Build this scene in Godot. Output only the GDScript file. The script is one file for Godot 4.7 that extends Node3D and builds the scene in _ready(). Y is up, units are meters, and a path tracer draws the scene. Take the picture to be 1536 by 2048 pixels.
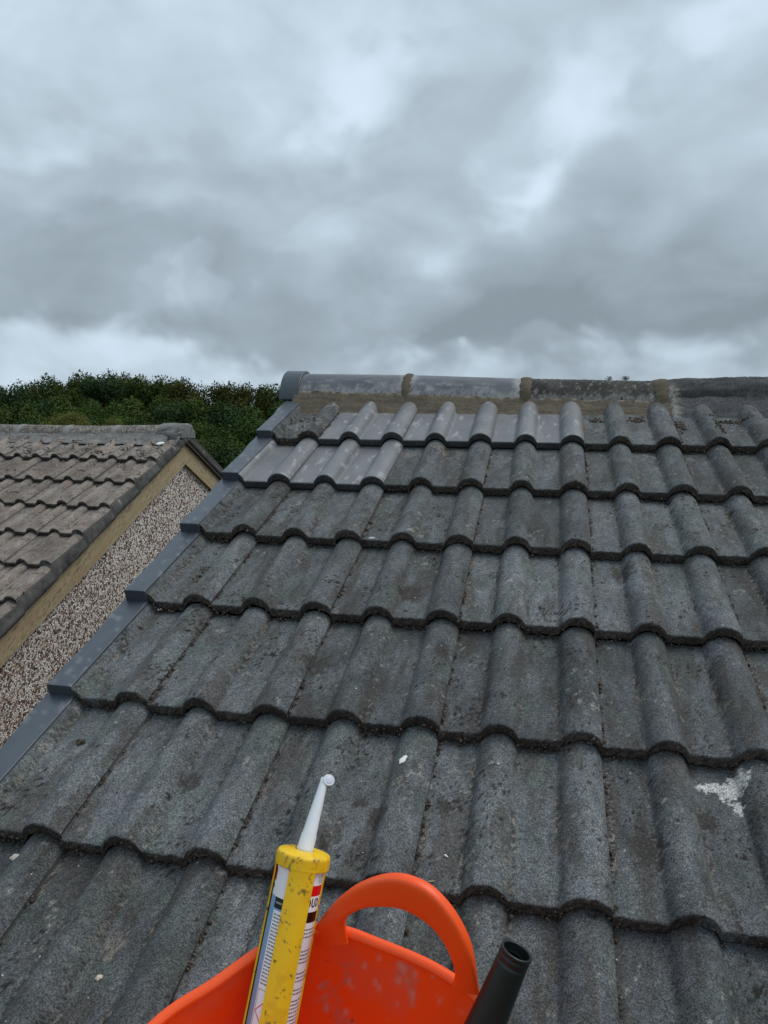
extends Node3D
# A roofer's view across a weathered tiled roof: y up, metres. x runs along the ridge, the slope faces +z.

const PITCH := 0.4188790            # 24 degrees
const GAUGE := 0.3271               # distance between tile courses along the slope
const TW := 0.3                     # cover width of a tile
const GROUND := -5.6
const EYE := Vector3(-0.1195, -0.1035, 2.8956)
const FOCAL := 1540.0               # in pixels of a 2048 pixel high picture

var rng := RandomNumberGenerator.new()
var nz := FastNoiseLite.new()       # general fractal noise
var nf := FastNoiseLite.new()       # fine noise
var nc := FastNoiseLite.new()       # cell noise
var roof_x: Transform3D
var eye_basis: Basis
var M := {}
var used := {}

# ------------------------------------------------------------------ helpers
func numbered(n: String) -> String:
	if not used.has(n):
		used[n] = 0
		return n
	used[n] += 1
	return "%s_%03d" % [n, used[n]]

func thing(called: String, label: String, category: String, at := Vector3.ZERO, group := "") -> Node3D:
	var o := Node3D.new()
	o.name = numbered(called)
	add_child(o)
	o.position = at
	o.set_meta("label", label)
	o.set_meta("category", category)
	if group != "":
		o.set_meta("group", group)
	return o

func part(called: String, mesh: Mesh, mat: Material, parent: Node3D, at := Transform3D.IDENTITY, label := "") -> MeshInstance3D:
	# "at" is given in world space; parents are only moved, or placed before their parts
	var o := MeshInstance3D.new()
	o.name = called
	o.mesh = mesh
	if mat:
		o.material_override = mat
	parent.add_child(o, true)
	var t := Transform3D.IDENTITY
	var p: Node = parent
	while p is Node3D and p != self:
		t = (p as Node3D).transform * t
		p = p.get_parent()
	o.transform = t.affine_inverse() * at
	if label != "":
		o.set_meta("label", label)
	return o

class MB:
	var v := PackedVector3Array()
	var c := PackedColorArray()
	var uv := PackedVector2Array()
	var ix := PackedInt32Array()
	func vert(p: Vector3, col := Color.WHITE, t := Vector2.ZERO) -> int:
		v.append(p); c.append(col); uv.append(t)
		return v.size() - 1
	func quad(a: int, b: int, d: int, e: int) -> void:
		# a b d e run clockwise seen from the front
		ix.append_array([a, b, d, a, d, e])
	func grid(base: int, nu: int, nv: int, flip := false) -> void:
		for j in nv - 1:
			for i in nu - 1:
				var a := base + j * nu + i
				if flip:
					ix.append_array([a, a + nu, a + nu + 1, a, a + nu + 1, a + 1])
				else:
					ix.append_array([a, a + 1, a + nu + 1, a, a + nu + 1, a + nu])
	func face(a: Vector3, b: Vector3, d: Vector3, e: Vector3, col := Color.WHITE) -> void:
		var k := v.size()
		for p in [a, b, d, e]:
			v.append(p); c.append(col); uv.append(Vector2(p.x, p.y + p.z))
		ix.append_array([k, k + 1, k + 2, k, k + 2, k + 3])
	func box(lo: Vector3, hi: Vector3, col := Color.WHITE, x := Transform3D.IDENTITY) -> void:
		var q := []
		for i in 8:
			q.append(x * Vector3(hi.x if i & 1 else lo.x, hi.y if i & 2 else lo.y, hi.z if i & 4 else lo.z))
		face(q[0], q[2], q[3], q[1], col); face(q[5], q[7], q[6], q[4], col)
		face(q[4], q[6], q[2], q[0], col); face(q[1], q[3], q[7], q[5], col)
		face(q[2], q[6], q[7], q[3], col); face(q[4], q[0], q[1], q[5], col)
	func tube(pts: Array, rad: Array, n := 12, col := Color.WHITE, cap := true) -> void:
		var base := v.size()
		var side := Vector3.ZERO
		for k in pts.size():
			var d: Vector3 = (pts[min(k + 1, pts.size() - 1)] - pts[max(k - 1, 0)]).normalized()
			if side == Vector3.ZERO:
				side = d.cross(Vector3.UP if absf(d.y) < 0.9 else Vector3.RIGHT).normalized()
			side = (side - d * side.dot(d)).normalized()
			var up := side.cross(d)
			for i in n + 1:
				var a := TAU * i / n
				vert(pts[k] + (side * cos(a) + up * sin(a)) * rad[k], col, Vector2(float(i) / n, k))
		grid(base, n + 1, pts.size(), true)
		if cap:
			for e in [0, pts.size() - 1]:
				var m := vert(pts[e], col)
				for i in n:
					var a = base + e * (n + 1) + i
					if e == 0: ix.append_array([m, a, a + 1])
					else: ix.append_array([m, a + 1, a])
	func done() -> ArrayMesh:
		var nrm := PackedVector3Array()
		nrm.resize(v.size())
		for k in range(0, ix.size(), 3):
			var a := ix[k]; var b := ix[k + 1]; var d := ix[k + 2]
			var n := (v[d] - v[a]).cross(v[b] - v[a])
			nrm[a] += n; nrm[b] += n; nrm[d] += n
		for k in nrm.size():
			nrm[k] = nrm[k].normalized() if nrm[k].length_squared() > 1e-24 else Vector3.UP
		var arr := []
		arr.resize(Mesh.ARRAY_MAX)
		arr[Mesh.ARRAY_VERTEX] = v
		arr[Mesh.ARRAY_NORMAL] = nrm
		arr[Mesh.ARRAY_COLOR] = c
		arr[Mesh.ARRAY_TEX_UV] = uv
		arr[Mesh.ARRAY_INDEX] = ix
		var me := ArrayMesh.new()
		me.add_surface_from_arrays(Mesh.PRIMITIVE_TRIANGLES, arr)
		return me

func mat(rough: float, tex: Texture2D = null, bump := 0.0, bump_tex: Texture2D = null) -> StandardMaterial3D:
	var m := StandardMaterial3D.new()
	m.vertex_color_use_as_albedo = true
	m.roughness = rough
	m.cull_mode = BaseMaterial3D.CULL_DISABLED
	if tex:
		m.albedo_texture = tex
	if bump > 0.0:
		m.heightmap_enabled = true
		m.heightmap_texture = bump_tex if bump_tex else tex
		m.heightmap_scale = bump
	return m

func ray_at(x: float, y: float) -> Vector3:     # direction of a pixel of the 1536 x 2048 picture
	return eye_basis * Vector3((x - 768.0) / FOCAL, -(y - 1024.0) / FOCAL, -1.0)

func on_plane(x: float, y: float, q: Vector3, n: Vector3) -> Vector3:
	var d := ray_at(x, y)
	return EYE + d * ((q - EYE).dot(n) / d.dot(n))

func fb(x: float, y: float, z := 0.0) -> float:  # fractal noise, about -1 .. 1
	return clampf(nz.get_noise_3d(x, y, z) * 1.7, -1.0, 1.0)

func mixc(a: Color, b: Color, t: float) -> Color:
	return a.lerp(b, clampf(t, 0.0, 1.0))

# ------------------------------------------------------------------ start
func _ready() -> void:
	rng.seed = 4711
	nz.seed = 11; nz.noise_type = FastNoiseLite.TYPE_SIMPLEX_SMOOTH; nz.frequency = 1.0
	nz.fractal_type = FastNoiseLite.FRACTAL_FBM; nz.fractal_octaves = 4
	nf.seed = 23; nf.noise_type = FastNoiseLite.TYPE_SIMPLEX_SMOOTH; nf.frequency = 1.0
	nf.fractal_type = FastNoiseLite.FRACTAL_FBM; nf.fractal_octaves = 2
	nc.seed = 5; nc.noise_type = FastNoiseLite.TYPE_CELLULAR; nc.frequency = 1.0
	nc.cellular_return_type = FastNoiseLite.RETURN_CELL_VALUE
	roof_x = Transform3D(Basis(Vector3.RIGHT, PITCH), Vector3.ZERO)
	eye_basis = Basis(Vector3(0.97853, 0.01514, -0.20556), Vector3(-0.03634, 0.99435, -0.09972), Vector3(0.20289, 0.10504, 0.97355)).orthonormalized()
	setup_camera_and_light()
	make_materials()
	ground()
	our_house()
	neighbour_house()
	far_house()
	woods()
	tub()
	sealant()
	black_tube()
	small_bits()

func setup_camera_and_light() -> void:
	var cam := Camera3D.new()
	cam.name = "camera"
	cam.fov = 67.24
	cam.near = 0.05
	cam.far = 900.0
	cam.transform = Transform3D(eye_basis, EYE)
	add_child(cam)
	cam.current = true
	var env := Environment.new()
	env.background_mode = Environment.BG_SKY
	var pano := PanoramaSkyMaterial.new()
	pano.panorama = sky_picture()
	pano.energy_multiplier = 1.0
	var sky := Sky.new()
	sky.sky_material = pano
	env.sky = sky
	env.tonemap_mode = Environment.TONE_MAPPER_LINEAR
	env.tonemap_exposure = 1.14
	env.sdfgi_enabled = true
	env.ssao_enabled = true
	env.ssil_enabled = true
	var we := WorldEnvironment.new()
	we.name = "environment"
	we.environment = env
	add_child(we)
	var sun := DirectionalLight3D.new()
	sun.name = "sun"
	sun.light_energy = 0.5
	sun.light_color = Color(1.0, 0.98, 0.95)
	sun.light_angular_distance = 40.0
	sun.shadow_enabled = true
	add_child(sun)
	sun.look_at_from_position(Vector3(8, 14, -3), Vector3.ZERO)

# overcast sky: brightness by direction. az and el in degrees, az 0 is the way the photograph looks
func sky_picture() -> ImageTexture:
	var w := 2048
	var h := 1024
	var img := Image.create(w, h, false, Image.FORMAT_RGB8)
	img.fill(Color(0.42, 0.43, 0.42))
	# [az, el, half width, half height, turn, amount]: cloud masses in view
	var blobs := [
		[-25.0, 26.0, 3.5, 2.6, 0.3, 0.15], [0.0, 24.0, 5.0, 2.6, 0.35, 0.13], [-2.5, 22.6, 2.0, 1.5, 0.5, 0.07],
		[17.0, 23.2, 8.0, 0.8, 0.62, 0.13], [11.0, 19.6, 5.0, 1.0, 0.75, 0.12], [22.0, 24.6, 4.5, 1.0, 0.7, 0.10], [8.5, 17.0, 3.0, 1.6, 0.9, 0.06], [27.0, 22.5, 2.0, 3.0, 0.4, 0.05],
		[21.0, 19.5, 6.0, 3.0, 0.6, -0.04], [6.0, 22.5, 2.0, 4.5, -0.35, -0.06], [-10.0, 21.0, 6.0, 2.0, 0.1, -0.04],
		[-19.5, 19.0, 5.0, 1.0, 0.05, 0.06], [-20.0, 17.2, 7.5, 0.9, 0.0, -0.05], [-18.0, 15.4, 6.0, 0.8, 0.05, 0.04], [-12.0, 13.6, 5.0, 0.8, 0.1, -0.03], [-20.0, 11.4, 8.0, 1.3, 0.05, -0.06],
		[-12.2, 9.8, 2.4, 2.6, 0.0, 0.05, 1], [-15.6, 8.6, 2.6, 2.4, 0.0, 0.03, 1], [12.5, 6.0, 2.6, 2.2, 0.0, 0.05, 1], [0.5, 5.6, 2.4, 1.8, 0.0, 0.035, 1], [-10.3, 12.4, 1.6, 1.0, 0.6, -0.045], [-15.0, 9.0, 3.5, 1.3, 0.25, 0.04],
		[-1.0, 12.6, 5.0, 3.2, 0.15, 0.022, 1], [-2.0, 16.8, 4.0, 0.9, 0.3, -0.04], [-6.0, 8.2, 5.0, 1.4, 0.1, -0.03], [2.0, 11.5, 5.0, 1.8, 0.4, 0.02],
		[13.5, 10.2, 7.0, 2.2, 0.3, -0.125], [11.0, 13.8, 5.0, 2.2, 0.7, -0.055], [23.0, 9.4, 4.5, 2.4, 0.25, -0.12], [19.0, 12.0, 1.6, 3.0, 0.4, 0.035], [8.0, 8.0, 5.0, 1.0, 0.15, -0.05], [25.0, 14.0, 3.5, 3.0, 0.5, -0.05],
	]
	# foot of the cloud deck along the skyline
	var feet := [[-40.0, 6.0], [-26.0, 7.9], [-18.0, 7.0], [-12.0, 5.7], [-8.0, 4.6], [-4.0, 5.1], [2.0, 5.6], [8.0, 5.5], [14.0, 7.2], [18.0, 6.4], [26.0, 5.3], [40.0, 5.8]]
	var s1 := FastNoiseLite.new()
	s1.seed = 71; s1.noise_type = FastNoiseLite.TYPE_SIMPLEX_SMOOTH; s1.frequency = 1.0
	s1.fractal_type = FastNoiseLite.FRACTAL_FBM; s1.fractal_octaves = 6; s1.fractal_gain = 0.52
	var s2 := FastNoiseLite.new()
	s2.seed = 12; s2.noise_type = FastNoiseLite.TYPE_SIMPLEX_SMOOTH; s2.frequency = 1.0
	s2.fractal_type = FastNoiseLite.FRACTAL_FBM; s2.fractal_octaves = 3
	var s3 := FastNoiseLite.new()
	s3.seed = 40; s3.noise_type = FastNoiseLite.TYPE_SIMPLEX_SMOOTH; s3.frequency = 1.0
	s3.fractal_type = FastNoiseLite.FRACTAL_RIDGED; s3.fractal_octaves = 4; s3.fractal_gain = 0.5
	var fwd := -eye_basis.z
	var az0 := atan2(fwd.x, -fwd.z)
	for j in range(0, h / 2 + 24):
		var el := (0.5 - (j + 0.5) / h) * PI
		var e := rad_to_deg(el)
		for i in w:
			var az := (i + 0.5) / w * TAU      # 0 looks along -z, + to the right
			if (e > 44.0 or absf(rad_to_deg(wrapf(az - az0, -PI, PI))) > 48.0) and (i % 2 == 1 or j % 2 == 1):
				img.set_pixel(i, j, img.get_pixel(i - i % 2, j - j % 2))     # soft parts of the sky at half the sampling
				continue
			var d := Vector3(sin(az) * cos(el), sin(el), -cos(az) * cos(el))
			var a := rad_to_deg(wrapf(az - az0, -PI, PI))
			# flat cloud deck, drawn out along a slant
			var yy := d.y - 0.30 * d.x
			var wx := s2.get_noise_3d(d.x * 4.0, d.y * 6.0, d.z * 4.0)
			var wy := s2.get_noise_3d(d.x * 4.0 + 9.0, d.y * 6.0, d.z * 4.0)
			var n := s1.get_noise_3d(d.x * 2.6 + wx * 0.25, yy * 4.2 + wy * 0.25, d.z * 2.6)
			var n2 := s1.get_noise_3d(d.x * 7.0 + 5.0 + wx * 0.3, d.y * 10.0 + wy * 0.3, d.z * 7.0)
			var puff := -s3.get_noise_3d(d.x * 4.5 + wx * 0.2, d.y * 9.0, d.z * 4.5)
			var foot := 5.8
			if absf(a) < 40.0:
				for k in feet.size() - 1:
					if a <= feet[k + 1][0]:
						foot = lerpf(feet[k][1], feet[k + 1][1], (a - feet[k][0]) / (feet[k + 1][0] - feet[k][0]))
						break
			foot += n2 * 2.4 + puff * 0.6
			var lo := smoothstep(foot - 1.3, foot + 0.9, e)
			# display brightness by height: bright gap at the skyline, dark underside, lighter above
			var deck := 0.70 + 0.13 * smoothstep(6.0, 24.0, e)
			var b := lerpf((0.765 + 0.105 * smoothstep(-6.0, -14.0, a) * smoothstep(-60.0, -30.0, a)) + n2 * 0.16 + wx * 0.06, deck + n * 0.07 + n2 * 0.07 + puff * 0.035, lo)
			if absf(a) < 48.0 and e < 44.0:
				for q in blobs:
					var dx: float = a - q[0] + wx * 4.5 + n2 * 4.5
					var dy: float = e - q[1] + wy * 3.0 + n2 * 2.5
					var u: float = (dx * cos(q[4]) + dy * sin(q[4])) / q[2]
					var v: float = (-dx * sin(q[4]) + dy * cos(q[4])) / q[3]
					var r2 := u * u + v * v
					if r2 < 9.0:
						var share := exp(-r2 * 0.5)
						if q.size() > 6:      # a heaped cloud: crisp above, melting away below
							share = smoothstep(1.2, 0.85, sqrt(r2) - n2 * 1.1) * smoothstep(-1.1, 0.5, v)
						b += 0.62 * q[5] * share * (1.0 + n2 * 1.8) * (lo if q[5] < 0.0 else 1.0)
			b = 0.93 - 0.5 * log(1.0 + exp((0.93 - b) / 0.06)) * 0.12 if b > 0.8 else b
			b = clampf(b, 0.40, 0.94)
			var t := clampf((b - 0.45) / 0.45, 0.0, 1.0)
			var tint := Color(0.850, 0.945, 1.005).lerp(Color(0.872, 0.945, 1.010), t)
			img.set_pixel(i, j, Color(b * tint.r, b * tint.g, minf(b * tint.b, 1.0)))
	return ImageTexture.create_from_image(img)

# ------------------------------------------------------------------ materials
func grain_picture(size: int, seed_: int, low: float, high: float, specks: float, soft := 1) -> ImageTexture:
	var r := RandomNumberGenerator.new()
	r.seed = seed_
	var fine := PackedFloat32Array()
	fine.resize(size * size)
	for k in size * size:
		fine[k] = r.randf()
	var img := Image.create(size, size, true, Image.FORMAT_RGB8)
	for y in size:
		for x in size:
			var s := fine[y * size + x]
			if soft > 0:
				var x1 := (x + 1) % size
				var y1 := (y + 1) % size
				s = (s + fine[y * size + x1] + fine[y1 * size + x] + fine[y1 * size + x1]) * 0.25
				s = clampf((s - 0.5) * 1.7 + 0.5, 0.0, 1.0)
			if soft > 1:
				var cs := 0.0
				for q in 9:
					cs += fine[((y / 3 + q / 3) % (size / 3 + 1)) * size + (x / 3 + q % 3 + 100) % size] * [1, 2, 1, 2, 4, 2, 1, 2, 1][q]
				s = clampf(0.5 + (cs / 16.0 - 0.5) * 0.55 + (s - 0.5) * 0.95, 0.0, 1.0)
			var g := lerpf(low, high, s)
			var k2 := fine[((y * 7 + 3) % size) * size + (x * 3 + 11) % size]
			if k2 < specks:
				g = minf(1.0, g * 1.5)
			elif k2 > 1.0 - specks * 1.5:
				g *= 0.5
			img.set_pixel(x, y, Color(g, g, g * (0.985 + 0.03 * k2)))
	img.generate_mipmaps()
	return ImageTexture.create_from_image(img)

func make_materials() -> void:
	var grain := grain_picture(510, 3, 0.48, 1.0, 0.05, 2)
	var soft := grain_picture(256, 8, 0.86, 1.0, 0.01)
	M.old = mat(0.93, grain, 0.06)
	M.old.uv1_scale = Vector3(2.2, 2.2, 1)
	M.new = mat(0.45, soft)
	M.new.uv1_scale = Vector3(5, 5, 1)
	M.mortar = mat(0.95, soft, 0.06)
	M.slurry = mat(0.7, soft, 0.05)
	M.slurry.uv1_scale = Vector3(4, 4, 1)
	M.mortar.uv1_scale = Vector3(3, 3, 1)
	M.cap = mat(0.38)
	M.orange = mat(0.42)
	M.orange.subsurf_scatter_enabled = true
	M.orange.subsurf_scatter_strength = 0.08
	M.yellow = mat(0.40)
	M.black = mat(0.34)
	M.plain = mat(0.8)
	M.nozzle = mat(0.35)
	M.nozzle.backlight_enabled = true
	M.nozzle.backlight = Color(0.35, 0.37, 0.4)
	M.paint = mat(0.75, soft, 0.03)
	M.paint.uv1_scale = Vector3(1.4, 1.4, 1)
	M.brown = mat(0.95, grain, 0.10)
	M.brown.uv1_scale = Vector3(2.4, 2.4, 1)
	M.leaf = mat(0.8)
	M.leaf.metallic_specular = 0.15
	M.leaf.backlight_enabled = true
	M.leaf.backlight = Color(0.25, 0.3, 0.12)
	M.bark = mat(0.95)
	M.grass = mat(1.0)
	# pebbledash: stones of a few millimetres
	var cn := FastNoiseLite.new()
	cn.seed = 9; cn.noise_type = FastNoiseLite.TYPE_CELLULAR; cn.frequency = 0.095
	cn.cellular_jitter = 1.0; cn.fractal_type = FastNoiseLite.FRACTAL_NONE
	cn.cellular_return_type = FastNoiseLite.RETURN_CELL_VALUE
	var cd := FastNoiseLite.new()
	cd.seed = 9; cd.noise_type = FastNoiseLite.TYPE_CELLULAR; cd.frequency = 0.095
	cd.cellular_jitter = 1.0; cd.fractal_type = FastNoiseLite.FRACTAL_NONE
	cd.cellular_return_type = FastNoiseLite.RETURN_DISTANCE2_SUB
	var size := 1024
	var iv := cn.get_image(size, size, false, false, false)
	var id := cd.get_image(size, size, false, false, false)
	var col := Image.create(size, size, true, Image.FORMAT_RGB8)
	var hei := Image.create(size, size, true, Image.FORMAT_L8)
	var pal := [Color(0.97, 0.96, 0.94), Color(0.92, 0.89, 0.86), Color(0.97, 0.96, 0.94), Color(0.86, 0.80, 0.76), Color(0.75, 0.66, 0.60), Color(0.52, 0.43, 0.38), Color(0.40, 0.31, 0.28), Color(0.95, 0.92, 0.89), Color(0.32, 0.25, 0.22), Color(0.66, 0.56, 0.50), Color(0.80, 0.74, 0.69)]
	for y in size:
		for x in size:
			var v := iv.get_pixel(x, y).r
			var dd := id.get_pixel(x, y).r
			var c: Color = pal[int(absf(v) * 997.0) % pal.size()]
			var k := clampf(dd * 9.0, 0.0, 1.0)
			col.set_pixel(x, y, Color(0.30, 0.26, 0.23).lerp(c, smoothstep(0.05, 0.6, k)))
			hei.set_pixel(x, y, Color(k, k, k))
	col.generate_mipmaps()
	hei.generate_mipmaps()
	M.dash = mat(0.85, ImageTexture.create_from_image(col), 0.5, ImageTexture.create_from_image(hei))
	M.dash.uv1_scale = Vector3(0.95, 0.95, 1)

# ------------------------------------------------------------------ setting
func ground() -> void:
	var mb := MB.new()
	var n := 41
	for j in n:
		for i in n:
			var x := (i - 20) * 30.0
			var z := (j - 20) * 30.0
			var far := clampf((-z - 30.0) / 120.0, 0.0, 1.0)
			mb.vert(Vector3(x, GROUND + far * 2.0, z), Color(0.05, 0.075, 0.03).lerp(Color(0.09, 0.09, 0.045), 0.5 + 0.5 * fb(x * 0.03, z * 0.03)), Vector2(x, z))
	mb.grid(0, n, n)
	var g := part("ground", mb.done(), M.grass, self)
	g.set_meta("kind", "structure")
	g.set_meta("label", "grassy ground around the houses")
	g.set_meta("category", "ground")

# ------------------------------------------------------------------ tiles
func profile(s: float) -> float:     # height of a double roll tile across its width
	var q := -1.0
	if s > 0.079 and s < 0.149:
		q = (s - 0.079) / 0.070
	elif s > 0.226:
		q = (s - 0.226) / 0.0775
	if q < 0.0:
		return 0.0
	var c := 2.0 * clampf(q, 0.0, 1.0) - 1.0
	return 0.0300 * pow(maxf(0.0, 1.0 - c * c), 0.62)

func tile_mesh(s0: float, s1: float, step: float, tstep: float, length: float, rise: float, kind: int, seed_: float, tone: float, full: bool, splash := false, spots := []) -> ArrayMesh:
	# kind 0 weathered, 1 newer smooth, 2 neighbour's brown, 3 lichen-covered weathered
	var mb := MB.new()
	var nu := int(ceil((s1 - s0) / step)) + 1
	var rows := []                     # [distance up the tile, drop, nose index]
	if full:
		rows = [[0.0012, -0.0235, 3], [0.0002, -0.0185, 2], [0.0006, -0.0135, 2], [0.0, -0.0085, 1], [0.0004, -0.004, 1], [0.002, -0.0012, 0], [0.005, -0.0002, 0]]
	else:
		rows = [[0.001, -0.022, 3], [0.0, -0.012, 2], [0.0, -0.004, 1], [0.004, 0.0, 0]]
	var t := 0.005 + tstep
	while t < length - tstep * 0.5:
		rows.append([t, 0.0, 0])
		t += tstep
	rows.append([length, 0.0, 0])
	var last := 0.3012 if s1 > 0.29 else s1
	for r in rows:
		for i in nu:
			var s := lerpf(s0, last, float(i) / (nu - 1))
			var tt: float = r[0]
			var y := profile(s) - rise * tt + float(r[1])
			var x := s
			var col := Color.WHITE
			var f := nf.get_noise_3d(s * 130.0, tt * 130.0 + float(r[1]) * 300.0, seed_ * 3.1)
			var big := fb(s * 9.0, tt * 6.0, seed_)
			if kind == 1:
				var k := fb(s * 26.0, tt * 9.0, seed_ + 4.0)
				col = mixc(Color(0.162, 0.168, 0.178), Color(0.208, 0.214, 0.224), 0.5 + big * 0.8)
				col = mixc(col, Color(0.50, 0.49, 0.48), smoothstep(0.50, 0.75, k + f * 0.3) * 0.5)
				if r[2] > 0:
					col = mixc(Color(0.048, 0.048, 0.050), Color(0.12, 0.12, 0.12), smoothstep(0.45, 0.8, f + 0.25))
					tt += f * 0.0008
				col.a = 1.0
			else:
				var amp := 0.0007
				if r[2] == 0:
					y += f * amp * (0.4 if tt < 0.004 else 1.0)
					# ragged lip
					if tt < 0.006:
						tt += maxf(0.0, nf.get_noise_2d(s * 45.0 + seed_ * 7.0, 3.0)) * 0.003
				else:
					tt += (nf.get_noise_3d(s * 62.0, float(r[1]) * 130.0, seed_) * 0.0032 + nf.get_noise_2d(s * 45.0 + seed_ * 7.0, 3.0) * 0.0012) + 0.001
					if r[2] == 3:
						y += nf.get_noise_2d(s * 90.0 + seed_, 8.0) * 0.0035
				var g := tone * (1.0 + big * 0.30 + nf.get_noise_3d(s * 44.0, tt * 18.0, seed_ + 2.0) * 0.26)
				if kind % 2 == 0 and kind > 0:
					col = Color(g * 1.14, g * 0.95, g * 0.82)
				else:
					col = Color(g * 0.915, g * 1.0, g * 1.055)
				# brown stain where water runs and dirt gathers, broken up by grain
				var st := fb(s * 17.0 + 40.0, tt * 3.6, seed_ + 8.0)
				var brown := smoothstep(0.08, 0.5, st + f * 0.3)
				col = mixc(col, Color(0.085, 0.073, 0.062) * (tone / 0.17), brown * (0.45 if kind % 2 == 0 and kind > 0 else 0.62))
				# algae tint
				var al := fb(s * 11.0 + 80.0, tt * 7.0, seed_ + 3.0)
				col = mixc(col, Color(g * 0.80, g * 0.95, g * 0.90), smoothstep(0.1, 0.6, al) * (0.0 if kind % 2 == 0 and kind > 0 else 0.7))
				# gritty sand lines beside the rolls
				var dl := minf(minf(absf(s - 0.076), absf(s - 0.152)), minf(absf(s - 0.223), absf(s - 0.008)))
				var grit := smoothstep(0.010, 0.002, dl) * smoothstep(0.0, 0.45, fb(s * 30.0, tt * 5.0, seed_ + 15.0) + f * 0.5)
				col = mixc(col, Color(0.30, 0.265, 0.225) if f > 0.12 else Color(0.05, 0.042, 0.036), grit * 0.75)
				# pale lichen
				var li := nf.get_noise_3d(s * 52.0 + 13.0, tt * 52.0, seed_ + 30.0) + fb(s * 8.0, tt * 8.0, seed_ + 60.0) * 0.5
				var lim: float = [0.70, 1.0, 0.42, 0.35, 0.16][kind]
				col = mixc(col, Color(0.42, 0.41, 0.38) if kind != 3 else Color(0.36, 0.36, 0.34), smoothstep(lim, lim + 0.14, li) * 0.75)
				# black moss specks
				var ms := nf.get_noise_3d(s * 85.0 + 3.0, tt * 85.0, seed_ + 44.0) + fb(s * 7.0 + 9.0, tt * 7.0, seed_ + 70.0) * 0.6
				col = mixc(col, Color(0.022, 0.018, 0.014), smoothstep([0.74, 1.0, 0.62, 0.62, 0.36][kind], 0.84 if kind != 4 else 0.5, ms))
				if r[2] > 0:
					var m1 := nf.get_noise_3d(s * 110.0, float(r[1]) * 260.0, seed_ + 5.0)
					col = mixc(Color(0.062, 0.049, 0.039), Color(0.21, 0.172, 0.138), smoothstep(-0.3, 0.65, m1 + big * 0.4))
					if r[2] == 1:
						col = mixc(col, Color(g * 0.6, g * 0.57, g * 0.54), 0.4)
				for sp in spots:
					var dd := Vector2((s - sp[0]) / sp[2], (tt - sp[1]) / (sp[2] * 1.25)).length() + f * 0.5 + nf.get_noise_3d(s * 60.0, tt * 60.0, 4.0) * 0.5
					if dd < 1.3:
						col = mixc(col, [Color(0.055, 0.044, 0.036), Color(0.26, 0.285, 0.31), Color(0.36, 0.31, 0.25)][sp[3]], smoothstep(1.05, 0.75, dd) * [0.75, 0.55, 0.6 if f > -0.1 else 0.0][sp[3]])
				if splash:
					var blob := 1.0 - Vector2((s - 0.218 - (tt - 0.28) * 0.5) / 0.020, (tt - 0.285) / 0.034).length()
					blob = maxf(blob, 1.0 - Vector2((s - 0.186) / 0.030, (tt - 0.281 - (s - 0.19) * 0.1) / 0.012).length())
					blob = maxf(blob, 0.8 - Vector2((s - 0.216) / 0.010, (tt - 0.240) / 0.022).length())
					blob += nf.get_noise_3d(s * 90.0, tt * 90.0, 77.0) * 0.6 + 0.08
					col = mixc(col, Color(0.86, 0.86, 0.84), smoothstep(0.08, 0.18, blob))
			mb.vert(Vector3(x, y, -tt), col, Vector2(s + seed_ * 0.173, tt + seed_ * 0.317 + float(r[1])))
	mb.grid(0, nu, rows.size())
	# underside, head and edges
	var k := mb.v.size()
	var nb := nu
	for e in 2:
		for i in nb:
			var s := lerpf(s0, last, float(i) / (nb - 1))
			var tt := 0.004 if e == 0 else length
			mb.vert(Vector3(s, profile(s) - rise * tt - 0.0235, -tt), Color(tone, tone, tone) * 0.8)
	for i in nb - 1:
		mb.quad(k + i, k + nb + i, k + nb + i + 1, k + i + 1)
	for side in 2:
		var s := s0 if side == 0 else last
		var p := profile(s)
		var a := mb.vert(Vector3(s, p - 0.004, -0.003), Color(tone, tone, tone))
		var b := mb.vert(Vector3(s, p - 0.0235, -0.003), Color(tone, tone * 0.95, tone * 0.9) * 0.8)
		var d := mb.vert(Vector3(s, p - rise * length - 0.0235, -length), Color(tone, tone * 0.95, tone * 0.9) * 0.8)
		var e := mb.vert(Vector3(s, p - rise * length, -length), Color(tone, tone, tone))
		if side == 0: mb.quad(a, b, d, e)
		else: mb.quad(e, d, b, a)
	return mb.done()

func crumb_mesh() -> ArrayMesh:
	var mb := MB.new()
	var r := RandomNumberGenerator.new()
	r.seed = 6
	for j in 4:
		for i in 7:
			var a := TAU * i / 6.0
			var e := -PI / 2 + PI * j / 3.0
			var q := 1.0 + 0.35 * sin(i % 6 * 12.9 + j * 4.1)
			mb.vert(Vector3(cos(a) * cos(e) * q, sin(e) * 0.8, sin(a) * cos(e) * q))
	mb.grid(0, 7, 4, false)
	return mb.done()

func scatter(called: String, places: Array, parent: Node3D, label: String) -> void:
	# places: [position, size, colour]
	var mm := MultiMesh.new()
	mm.transform_format = MultiMesh.TRANSFORM_3D
	mm.use_colors = true
	mm.mesh = crumb_mesh()
	mm.instance_count = places.size()
	for k in places.size():
		var b := Basis(Vector3(rng.randf() - 0.5, rng.randf() - 0.5, rng.randf() - 0.5).normalized(), rng.randf() * TAU).scaled(Vector3.ONE * float(places[k][1]) * rng.randf_range(0.6, 1.3))
		mm.set_instance_transform(k, Transform3D(b, places[k][0]))
		mm.set_instance_color(k, places[k][2])
	var o := MultiMeshInstance3D.new()
	o.name = called
	o.multimesh = mm
	o.material_override = M.bark
	parent.add_child(o, true)
	o.position = -parent.position
	o.set_meta("kind", "stuff")
	o.set_meta("label", label)

const ROWS := 9
const VERGE := -1.073
var tile_jit := {}

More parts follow.
